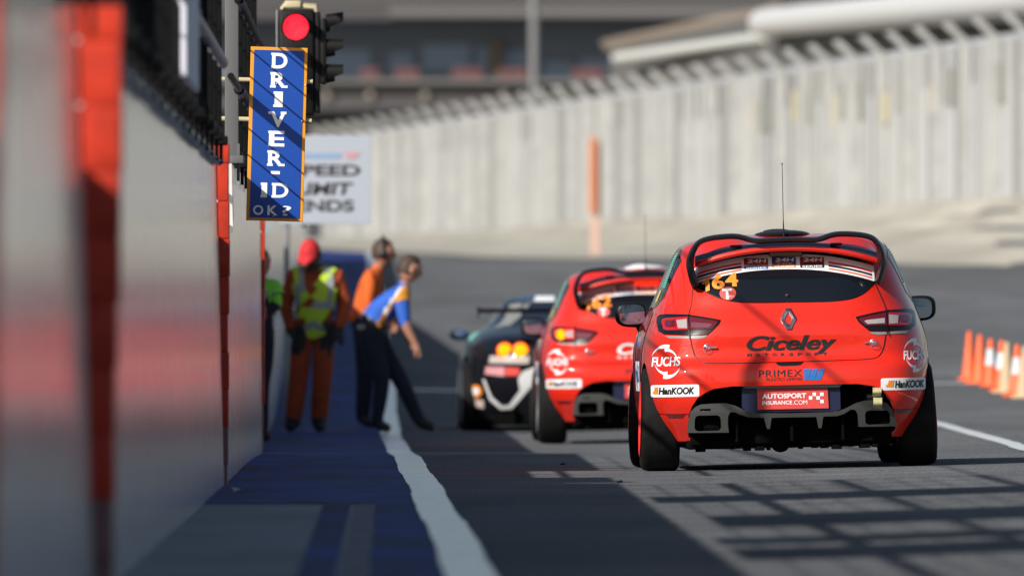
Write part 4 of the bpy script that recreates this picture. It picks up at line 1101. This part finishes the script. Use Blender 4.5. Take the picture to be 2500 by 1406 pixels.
# black coupe
def black_coupe():
    d = 138.0; cx = 1.56; s_ = 285.0
    sh = Shell(W=[(.10, .86), (.25, .91), (.45, .935), (.62, .935), (.74, .91), (.82, .86), (.88, .78), (.93, .70), (1.02, .63), (1.10, .575), (1.15, .51), (1.175, .42), (1.19, .3)],
               yr=[(.10, -.62), (.25, -.74), (.45, -.80), (.62, -.81), (.72, -.79), (.80, -.72), (.85, -.55), (.90, -.25), (.97, .05), (1.05, .35), (1.12, .6), (1.16, .78), (1.19, 1.0)],
               yf=[(.10, 3.4), (.3, 3.5), (.5, 3.46), (.62, 3.3), (.72, 2.9), (.80, 2.45), (.86, 2.2), (.93, 2.05), (1.02, 1.85), (1.12, 1.6), (1.16, 1.45), (1.19, 1.25)],
               n=[(.1, 4.4), (.6, 4), (.85, 3.2), (1.19, 2.6)])
    root = thing('sports_coupe', 'low black race coupe with twin round tail lamps and rear wing', 'race car', (gx(1393.6, 146.0), 146.0, G(1.6, 146.0) - .02), (0, -.006, radians(.5)))
    root.scale = (1.055, 1.055, 1.055)
    v, f = sh.body([.10 + 1.09 * i / 66 for i in range(67)], 120); mb = MB(); mb.add(v, f)
    body = mb.build('body', [M_BLKP, M_UNDER], root, smooth=45)
    X90 = Matrix.Rotation(radians(90), 4, 'Y'); cs = []
    for yy in (0.0, 2.45):
        for sgn in (-1, 1):
            m = MB(); bmx = bmesh.new(); bmesh.ops.create_cone(bmx, cap_ends=True, segments=40, radius1=.345, radius2=.345, depth=.5); m.bm(bmx, 1, Matrix.Translation((sgn * .9, yy, .32)) @ X90); cs.append(m.build('cutter', [M_BLKP, M_UNDER]))
    for c in cs:
        c.parent = root; md = body.modifiers.new('cut', 'BOOLEAN'); md.operation = 'DIFFERENCE'; md.object = c; md.solver = 'EXACT'
    me = evaluated_mesh(body); body.modifiers.clear(); body.data = me; me.name = 'body'; me.shade_smooth()
    try: me.set_sharp_from_angle(angle=radians(42))
    except Exception: pass
    for c in cs: bpy.data.objects.remove(c)
    q = lambda px, py: ((px - VX) / s_ - cx, (VY - py) / s_ + .85)
    qp = lambda *p: [q(*a) for a in p]
    def both(poly): return (poly, mir(poly))
    for sgn in (-1, 1):
        for px in (1230, 1268):
            x, z = q(px, 845); x *= -sgn if False else (1 if sgn < 0 else -1); p = sh.on('rear', x, z, .0); R90 = Matrix.Rotation(radians(90), 4, 'X')
            mb = MB(); mb.lathe([(.070, -.03), (.070, .018), (.060, .022)], 28, Matrix.Translation(p) @ R90); lm = mb.build('tail_lamp', M_LITR, root, smooth=50)
            mb = MB(); mb.lathe([(.060, .021), (.04, .030), (0, .034)], 28, Matrix.Translation(p) @ R90); mb.build('bulb', M_LITY, lm, smooth=60)
    for poly in both(qp((1195, 858), (1290, 860), (1288, 878), (1192, 876))): mb = MB(); patch(mb, sh, 'rear', poly, .004); mb.build('name_strip', mat('grey_strip', (.42, .36, .33), .5), root)
    mb = MB(); patch(mb, sh, 'rear', qp((1185, 884), (1230, 885), (1228, 908), (1182, 902)), .004); patch(mb, sh, 'rear', qp((1232, 886), (1266, 888), (1264, 906), (1230, 906)), .004, mi=1); mb.build('sticker', [mat('pink_sticker', (.55, .25, .27), .5), M_REDS], root)
    V = qp((1262, 914), (1272, 897), (1300, 886), (1325, 880), (1325, 898), (1304, 920), (1262, 970), (1246, 987), (1220, 988), (1194, 965), (1177, 916), (1182, 914), (1199, 957), (1223, 979), (1240, 977), (1266, 942))
    for poly in both(V): mb = MB(); patch(mb, sh, 'rear', poly, .005); mb.build('white_flash', mat('dirty_white_vinyl', (.55, .55, .54), .5), root)
    c = q(1161, 944); mb = MB(); patch(mb, sh, 'rear', ell(c[0], c[1], .05, .055), .004); patch(mb, sh, 'rear', ell(c[0], c[1], .028, .032), .006, mi=1); mb.build('round_sticker', [M_ORN, M_WHT], root)
    mb = MB(); patch(mb, sh, 'rear', qp((1148, 962), (1180, 966), (1180, 986), (1148, 978)), .004); mb.build('sticker', mat('pale_pink_sticker', (.55, .42, .38), .6), root)
    mb = MB(); patch(mb, sh, 'rear', [(-.52, .24), (.52, .24), (.44, .46), (-.44, .46)], .004, .01); mb.build('rear_grille', M_SATIN, root)
    mb = MB(); mb.box((-.8, -.66, .07), (.8, -.3, .16), bev=.02)
    for x in (-.5, -.25, 0, .25, .5): mb.box((x - .01, -.74, .08), (x + .01, -.4, .22))
    mb.build('diffuser', M_UNDER, root, smooth=40)
    w0 = bpy.data.objects.new('rear_wing', None); COL.objects.link(w0); w0.parent = root
    mb = MB(); prof = [(-.86, 1.055), (-.83, 1.035), (-.70, 1.03), (-.58, 1.045), (-.58, 1.052), (-.70, 1.055), (-.83, 1.068)]; v = []; n = len(prof)
    for x in (-.80, .80): v += [(x, a, b) for a, b in prof]
    mb.add(v, [tuple(range(n))[::-1], tuple(range(n, 2*n))] + [(k, (k+1)%n, n+(k+1)%n, n+k) for k in range(n)]); mb.build('blade', M_SATIN, w0)
    for sgn in (-1, 1):
        mb = MB(); mb.box((sgn*.80 - .006, -.88, .99), (sgn*.80 + .006, -.56, 1.09), bev=.003); mb.build('end_plate', M_SATIN, w0)
        mb = MB(); mb.box((sgn*.42 - .008, -.78, .80), (sgn*.42 + .008, -.62, 1.04)); mb.build('strut', M_SATIN, w0)
        wh = 'left' if sgn < 0 else 'right'
        mb = MB(); patch(mb, sh, wh, [(.35, .93), (1.9, .93), (1.55, 1.10), (1.0, 1.13), (.70, 1.06)], .004, .004, g=.07); mb.build('side_window', mat('blue_grey_glass', (.015, .02, .035), .15), root)
        mb = MB(); patch(mb, sh, wh, [(.02, .925), (.10, .90), (.72, 1.10), (.64, 1.12)], .006, .004); mb.build('pillar_stripe', M_STRIP, root)
        mb = MB(); patch(mb, sh, wh, [(.0, .80), (.5, .80), (.45, .86), (.1, .86)], .004); mb.build('green_sticker', M_TEAL, root)
        mb = MB(); mb.sphere((sgn * .93, 1.65, .845), (.09, .06, .05), u=16, v=10); mb.tube([(sgn*.9, 1.66, .83), (sgn*.78, 1.66, .80)], .02, 8); m_ = mb.build('wing_mirror', mat('blue_mirror', (.06, .10, .18), .25, coat=1), root, smooth=60)
        for y in (0, 2.45): make_wheel(root, sgn * .80, y, 0, radians(1.5), 0, R=.315, W=.25, rim=M_RIMS)
    mb = MB(); patch(mb, sh, 'rear', [(-.50, .96), (.50, .96), (.40, 1.12), (-.40, 1.12)], .004, .004); mb.build('rear_window', M_GLASS, root, smooth=40)
    mb = MB(); patch(mb, sh, 'rear', [(.10, 1.0), (.30, 1.0), (.26, 1.09), (.12, 1.09)], .008); mb.build('red_sticker', M_REDS, root)
    mb = MB(); patch(mb, sh, 'rear', [(-.48, 1.125), (.3, 1.125), (.28, 1.165), (-.42, 1.165)], .005, mi=0); patch(mb, sh, 'rear', [(-.30, 1.12), (-.12, 1.12), (-.12, 1.17), (-.28, 1.17)], .008, mi=1); mb.build('roof_reflection', [mat('roof_reflection_blue', (.03, .045, .10), .3, coat=1), M_WHT], root)  # white and blue reflections on the roof, painted in as patches
    mb = MB(); patch(mb, sh, 'front', [(-.55, .95), (.55, .95), (.42, 1.12), (-.42, 1.12)], .004, .004); mb.build('windscreen', M_GLASS, root, smooth=40)
black_coupe()

# ------------------------------------------------------------------ people
M_SKIN = mat('skin', (0.42, 0.20, 0.13), 0.6)
M_SKIND = mat('dark_skin', (0.10, 0.045, 0.028), 0.6)
M_HAIR = mat('brown_hair', (0.05, 0.028, 0.016), 0.7)
M_HAIRB = mat('black_hair', (0.012, 0.010, 0.010), 0.7)
M_OVER = mat('orange_overalls', (0.34, 0.055, 0.014), 0.9, nscale=5, namt=.35)
M_POLO = mat('orange_shirt', (0.60, 0.105, 0.012), 0.85, nscale=6, namt=.15)
M_BLUSH = mat('blue_shirt', (0.022, 0.105, 0.48), 0.8, nscale=7, namt=.2)
M_TROU = mat('navy_trousers', (0.009, 0.013, 0.028), 0.9, nscale=6, namt=.3)
M_SHOE = mat('black_shoe', (0.012, 0.011, 0.010), 0.6)
M_HIVIS = mat('hi_vis_yellow', (0.44, 0.60, 0.025), 0.7)
M_HIGRN = mat('hi_vis_green', (0.22, 0.75, 0.05), 0.7)
M_TAPE = mat('silver_tape', (0.26, 0.27, 0.26), 0.4)
M_CAPR = mat('red_cap_cloth', (0.55, 0.02, 0.025), 0.8)
M_GLOVE = mat('dark_glove', (0.03, 0.025, 0.022), 0.8)
M_EYE = mat('dark_eye', (0.02, 0.015, 0.012), 0.2)
M_LEATH = mat('black_plastic_cup', (0.012, 0.012, 0.012), 0.4)

BONES = [('pelvis', 'waist', 'legs'), ('waist', 'chest', 'torso'), ('chest', 'neck0', 'torso'), ('neck0', 'neck1', 'skin'),
         ('chest', 'shL', 'torso'), ('shL', 'elL', 'sleeve'), ('elL', 'wrL', 'forearm'), ('wrL', 'haL', 'hand'),
         ('chest', 'shR', 'torso'), ('shR', 'elR', 'sleeve'), ('elR', 'wrR', 'forearm'), ('wrR', 'haR', 'hand'),
         ('pelvis', 'hiL', 'legs'), ('hiL', 'knL', 'legs'), ('knL', 'anL', 'legs'), ('anL', 'toL', 'shoe'),
         ('pelvis', 'hiR', 'legs'), ('hiR', 'knR', 'legs'), ('knR', 'anR', 'legs'), ('anR', 'toR', 'shoe')]
BASE_R = dict(pelvis=.135, waist=.128, chest=.145, neck0=.062, neck1=.054, shL=.075, elL=.05, wrL=.033, haL=.030, hiL=.095, knL=.066, anL=.046, toL=.036)

def person(label, px, d, J, cloth, radii=None, headrot=(0, 0, 0), skin=None, hair='hair', lift=0.0):
    x0 = gx(px, d); root = thing('person', label, 'person', (x0, d, G(x0, d) + .008 + lift)); root.scale = (1.045,) * 3
    R = dict(BASE_R); R.update(radii or {})
    for k in list(R):
        if k.endswith('L') and k[:-1] + 'R' not in R: R[k[:-1] + 'R'] = R[k]
    names = list(J); idx = {n: i for i, n in enumerate(names) if n != 'head'}
    names = [n for n in names if n != 'head']; idx = {n: i for i, n in enumerate(names)}
    verts = [Vector(J[n]) for n in names]; rad = [R[n] for n in names]
    edges = [(idx[a], idx[b]) for a, b, _ in BONES]; segs = [(Vector(J[a]), Vector(J[b]), r) for a, b, r in BONES]
    for s_ in 'LR':                                     # five fingers on each palm
        w_, h_ = Vector(J['wr' + s_]), Vector(J['ha' + s_]); dr = (h_ - w_).normalized()
        sd = dr.cross(Vector((1, 0, 0)) if abs(dr.x) < .8 else Vector((0, 1, 0))).normalized(); cu = dr.cross(sd)
        for k, (off, ln) in enumerate(((-.027, .055), (-.009, .068), (.010, .064), (.027, .050))):
            a = h_ + sd * off + dr * .030; b = a + dr * ln * .55 + cu * .008; c = b + dr * ln * .4 + cu * .022
            i = len(verts); verts += [a, b, c]; rad += [.0105, .0098, .0085]; edges += [(idx['ha' + s_], i), (i, i+1), (i+1, i+2)]; segs += [(h_, a, 'hand'), (a, b, 'hand'), (b, c, 'hand')]
        a = w_ + (h_ - w_) * .5 + sd * -.042; b = a + dr * .03 + sd * -.014 + cu * .01
        i = len(verts); verts += [a, b]; rad += [.012, .010]; edges += [(idx['wr' + s_], i), (i, i+1)]; segs += [(a, b, 'hand')]
    me = bpy.data.meshes.new('sketch'); me.from_pydata(verts, edges, [])
    o = bpy.data.objects.new('sketch', me); COL.objects.link(o)
    o.modifiers.new('skin', 'SKIN'); sv = me.skin_vertices[0].data
    for i, r in enumerate(rad): sv[i].radius = (r, r)
    for i in range(len(verts)): sv[i].use_root = (i == idx['pelvis'])
    ss = o.modifiers.new('sub', 'SUBSURF'); ss.levels = 2; ss.render_levels = 2
    em = evaluated_mesh(o); bpy.data.objects.remove(o)
    regs = ['legs', 'torso', 'sleeve', 'forearm', 'hand', 'skin', 'shoe']
    mats_ = [cloth[r] for r in regs] + [M_EYE]
    def region(p):
        best = None
        for a, b, r in segs:
            ab = b - a; t = max(0, min(1, (p - a).dot(ab) / max(ab.length_squared, 1e-9))); q = (p - a - ab * t).length
            if r == 'torso': q *= .82
            if r == 'legs' and p.z > J['waist'][2] - .03: q *= 1.5
            if best is None or q < best[0]: best = (q, r)
        return best[1]
    mb = MB()
    for v in em.vertices: mb.v.append(tuple(v.co))
    for p in em.polygons: mb.f.append(tuple(p.vertices)); mb.m.append(regs.index(region(p.center)))
    nbody = len(mb.f); bodyv = [Vector(v) for v in mb.v]; bodyn = [v.normal.copy() for v in em.vertices]; bodyf = [tuple(p.vertices) for p in em.polygons]
    # head: face looks along -y before turning
    hm = Matrix.Translation(Vector(J['head'])) @ Matrix.Rotation(headrot[2], 4, 'Z') @ Matrix.Rotation(headrot[0], 4, 'X')
    def shape(p):
        p = p.copy()
        if p.z < -.1: p.x *= 1 + .30 * (p.z + .1); p.y = p.y * (1 + .18 * (p.z + .1)) - .05 * (-p.z)
        if p.y > 0: p.y *= 1.08
        return p
    hb = MB(); hb.sphere((0, 0, 0), (.076, .094, .118), mi=5, u=24, v=16, f=shape)
    hb.sphere((0, -.096, -.022), (.013, .022, .022), mi=5, u=10, v=8); hb.sphere((0, -.09, -.004), (.008, .012, .026), mi=5, u=8, v=6)
    for s_ in (-1, 1):
        hb.sphere((s_ * .076, .005, -.01), (.012, .022, .032), mi=5, u=10, v=8); hb.sphere((s_ * .030, -.083, .008), (.011, .009, .007), mi=7, u=8, v=6)
        hb.sphere((s_ * .030, -.086, .028), (.018, .008, .005), mi=7, u=8, v=6)
    hb.sphere((0, -.091, -.060), (.024, .008, .007), mi=3 if False else 5, u=10, v=6)
    o_ = len(mb.v); mb.v += [tuple(hm @ Vector(v)) for v in hb.v]; mb.f += [tuple(i + o_ for i in f) for f in hb.f]; mb.m += hb.m
    mb.build('body', mats_, root, smooth=80)
    return root, hm, (bodyv, bodyn, bodyf, [mb.m[i] for i in range(nbody)], regs)

def head_part(root, hm, name, m, build):
    b = MB(); build(b); b.v = [tuple(hm @ Vector(v)) for v in b.v]; return b.build(name, m, root, smooth=60)
def hair_cap(b, z0=-.01, front=.02):
    bm = bmesh.new(); bmesh.ops.create_uvsphere(bm, u_segments=24, v_segments=16, radius=1)
    for v in bm.verts: v.co = Vector((v.co.x * .083, v.co.y * .101 + (.008 if v.co.y > 0 else .004), v.co.z * .126))
    bmesh.ops.delete(bm, geom=[v for v in bm.verts if v.co.z < (z0 - .05 if v.co.y > .02 else .045 + front * .5 if v.co.y < -.05 else z0 + .03)], context='VERTS'); b.bm(bm)
def shell_cloth(root, bd, name, mats_, pick, off, matf):
    v, n, f, mi, regs = bd; b = MB()
    keep = [k for k, q in enumerate(f) if pick(sum((v[i] for i in q), Vector()) / len(q), regs[mi[k]])]
    used = sorted(set(i for k in keep for i in f[k])); mp = {i: j for j, i in enumerate(used)}
    b.v = [tuple(v[i] + n[i] * off) for i in used]
    for k in keep: b.f.append(tuple(mp[i] for i in f[k])); b.m.append(matf(sum((v[i] for i in f[k]), Vector()) / len(f[k])))
    return b.build(name, mats_, root, smooth=60, fixn=False)

# the man in orange overalls and yellow vest
J1 = dict(pelvis=(-.01, 0, .87), waist=(0, 0, 1.03), chest=(.005, .01, 1.22), neck0=(0, 0, 1.365), neck1=(-.015, -.04, 1.42), head=(-.03, -.075, 1.505),
          shL=(-.185, .01, 1.315), elL=(-.25, .03, 1.07), wrL=(-.205, -.08, .885), haL=(-.18, -.11, .82), shR=(.20, .01, 1.315), elR=(.26, .03, 1.07), wrR=(.205, -.08, .885), haR=(.185, -.12, .825),
          hiL=(-.105, 0, .84), knL=(-.135, -.02, .47), anL=(-.185, .01, .085), toL=(-.215, -.13, .035), hiR=(.085, 0, .84), knR=(.065, -.02, .47), anR=(.035, .01, .085), toR=(.05, -.14, .035))
c1 = dict(legs=M_OVER, torso=M_OVER, sleeve=M_OVER, forearm=M_OVER, hand=M_GLOVE, skin=M_SKIND, shoe=M_SHOE)
r1, h1_, b1 = person('man in orange overalls and yellow hi-vis vest with red cap, head bowed', 768, 143, J1, c1, dict(pelvis=.15, waist=.145, chest=.155, shL=.088, elL=.064, wrL=.050, hiL=.112, knL=.092, anL=.078), headrot=(radians(32), 0, radians(-28)))
head_part(r1, h1_, 'hair', M_HAIRB, lambda b: hair_cap(b))
def cap(b):
    bm = bmesh.new(); bmesh.ops.create_uvsphere(bm, u_segments=24, v_segments=16, radius=1)
    for v in bm.verts: v.co = Vector((v.co.x * .090, v.co.y * .112, v.co.z * .122 + .02))
    bmesh.ops.delete(bm, geom=[v for v in bm.verts if v.co.z < .03], context='VERTS'); b.bm(bm)
    vs = []; fs = []
    for k in range(13):
        a = radians(200 + 140 * k / 12)
        for r, dz in ((.98, 0), (1.75, -.03)): vs += [(cos(a) * .088 * (1 if r < 1 else 1.0), sin(a) * .110 * r, .045 + dz), (cos(a) * .088, sin(a) * .110 * r, .051 + dz)]
    for k in range(12): o = k * 4; fs += [(o, o+4, o+6, o+2), (o+1, o+3, o+7, o+5), (o+2, o+6, o+7, o+3)]
    b.add(vs, fs); b.sphere((0, .0, .142), .008, u=8, v=6)
head_part(r1, h1_, 'cap', M_CAPR, cap)
def vest_pick(p, r):
    if r not in ('torso', 'legs') or p.z < .83 or p.z > 1.40: return False
    if abs(p.x) > .168: return False
    if r == 'legs' and p.z < .83: return False
    front = p.y < .02
    return not (front and p.z > 1.0 and abs(p.x + .035) < .012 + .16 * (p.z - 1.0))
def vest_mat(p):
    if .885 < p.z < .945 or 1.045 < p.z < 1.105: return 1
    if p.z > 1.09 and (.095 < abs(p.x) < .145): return 1
    return 0
shell_cloth(r1, b1, 'vest', [M_HIVIS, M_TAPE], vest_pick, .022, vest_mat)
rx, ry, rz = r1.location
mb = MB(); mb.box((-.025, -.018, -.055), (.025, .018, .05), bev=.006); mb.tube([(.012, 0, .05), (.012, 0, .12)], .006, 6)
o = mb.build('radio', M_LEATH, smooth=40); o.location = (rx + .235, ry - .14, rz + .835); tag(o, 'black hand radio held at the hip by the man in the yellow vest', 'radio')

# the man with ear defenders
J2 = dict(pelvis=(-.02, 0, .90), waist=(-.01, 0, 1.03), chest=(.03, 0, 1.22), neck0=(.085, 0, 1.38), neck1=(.115, -.0, 1.445), head=(.145, -.01, 1.535),
          shL=(.03, -.185, 1.30), elL=(.0, -.22, 1.06), wrL=(.12, -.19, .93), haL=(.18, -.16, .90), shR=(.06, .185, 1.30), elR=(.06, .22, 1.06), wrR=(.17, .17, .95), haR=(.23, .14, .93),
          hiL=(-.03, -.09, .86), knL=(-.03, -.09, .47), anL=(-.06, -.09, .08), toL=(.06, -.11, .03), hiR=(-.02, .09, .86), knR=(-.0, .09, .47), anR=(-.02, .10, .08), toR=(.10, .09, .03))
c2 = dict(legs=M_TROU, torso=M_POLO, sleeve=M_POLO, forearm=M_SKIN, hand=M_SKIN, skin=M_SKIN, shoe=M_SHOE)
r2, h2_, b2 = person('man in orange shirt wearing ear defenders, standing behind the stooping man', 896, 147, J2, c2, dict(chest=.150, waist=.142, pelvis=.145, hiL=.10), headrot=(0, 0, radians(88)))
head_part(r2, h2_, 'hair', M_HAIR, lambda b: hair_cap(b, .0, .03))
def muffs(b):
    for s_ in (-1, 1): b.sphere((s_ * .092, .005, -.012), (.026, .04, .046), u=16, v=10)
    b.tube([(.098 * cos(a), .005, .02 + .128 * sin(a)) for a in [pi * k / 14 for k in range(15)]], .009, 6)
head_part(r2, h2_, 'ear_defenders', M_LEATH, muffs)
mb = MB(); mb.box((-.17, -.14, .93), (-.10, -.04, 1.02), bev=.02); mb.build('pouch', M_POLO, r2, smooth=50)

# the stooping man in the blue shirt
J3 = dict(pelvis=(-.095, 0, .865), waist=(-.035, 0, .975), chest=(.085, 0, 1.115), neck0=(.185, 0, 1.23), neck1=(.215, 0, 1.285), head=(.245, 0, 1.385),
          shL=(.17, -.185, 1.155), elL=(.20, -.215, .93), wrL=(.275, -.20, .775), haL=(.305, -.19, .725), shR=(.17, .18, 1.15), elR=(.205, .17, .93), wrR=(.25, .12, .78), haR=(.275, .10, .73),
          hiL=(-.095, -.085, .83), knL=(.015, -.09, .465), anL=(-.035, -.09, .085), toL=(.085, -.10, .035), hiR=(-.075, .085, .83), knR=(.165, .08, .455), anR=(.325, .07, .10), toR=(.45, .07, .04))
c3 = dict(legs=M_TROU, torso=M_BLUSH, sleeve=M_BLUSH, forearm=M_SKIN, hand=M_SKIN, skin=M_SKIN, shoe=M_SHOE)
r3, h3_, b3 = person('man in blue shirt stooping forward and stepping over the white line', 930, 141.5, J3, c3, dict(pelvis=.142, waist=.150, chest=.158, hiL=.108, knL=.075, anL=.058, shL=.082), headrot=(radians(12), 0, radians(108)))
head_part(r3, h3_, 'hair', M_HAIR, lambda b: hair_cap(b, .0, .02))
shell_cloth(r3, b3, 'side_panel', [mat('orange_panel', (.62, .26, .03), .8), M_SWHT], lambda p, r: r == 'torso' and p.y < -.06 and (p.x - .02) * .8 + (1.05 - p.z) * .55 > .015 and p.z > .92 and p.x > -.02 + (p.z - .95) * .45, .006, lambda p: 1 if (p.x - .02) * .8 + (1.05 - p.z) * .55 < .032 else 0)
shell_cloth(r3, b3, 'belt', [M_LEATH], lambda p, r: r in ('legs', 'torso') and abs((p.z - .925) + (p.x + .06) * .5) < .022 and p.x < .12, .008, lambda p: 0)
mb = MB(); mb.box((-.20, -.145, .875), (-.12, -.13, .915), bev=.004); mb.build('belt_pouch', M_TAPE, r3, smooth=40)

# the man mostly hidden by the end of the wall
J4 = dict(pelvis=(0, 0, .80), waist=(.01, 0, .92), chest=(.02, 0, 1.10), neck0=(.02, 0, 1.24), neck1=(.02, -.01, 1.30), head=(.03, -.02, 1.385),
          shL=(-.16, 0, 1.19), elL=(-.2, -.03, .98), wrL=(-.05, -.16, .97), haL=(.01, -.19, .98), shR=(.14, -.02, 1.18), elR=(.155, -.06, 1.05), wrR=(.06, -.17, 1.02), haR=(.0, -.2, 1.02),
          hiL=(-.09, 0, .77), knL=(-.09, -.02, .43), anL=(-.09, 0, .08), toL=(-.09, -.12, .03), hiR=(.07, 0, .77), knR=(.04, -.02, .43), anR=(.05, 0, .08), toR=(.09, -.12, .03))
c4 = dict(legs=M_TROU, torso=M_TROU, sleeve=M_HIGRN, forearm=M_TROU, hand=M_SKIN, skin=M_SKIN, shoe=M_SHOE)
r4, h4_, b4 = person('person in green hi-vis vest half hidden behind the end of the white wall', 626, 131, J4, c4, headrot=(0, 0, radians(30)))
head_part(r4, h4_, 'hair', M_HAIRB, lambda b: hair_cap(b))
shell_cloth(r4, b4, 'vest', [M_HIGRN, M_TAPE], lambda p, r: r == 'torso' and 1.0 < p.z < 1.25, .02, lambda p: 1 if 1.12 < p.z < 1.16 else 0)
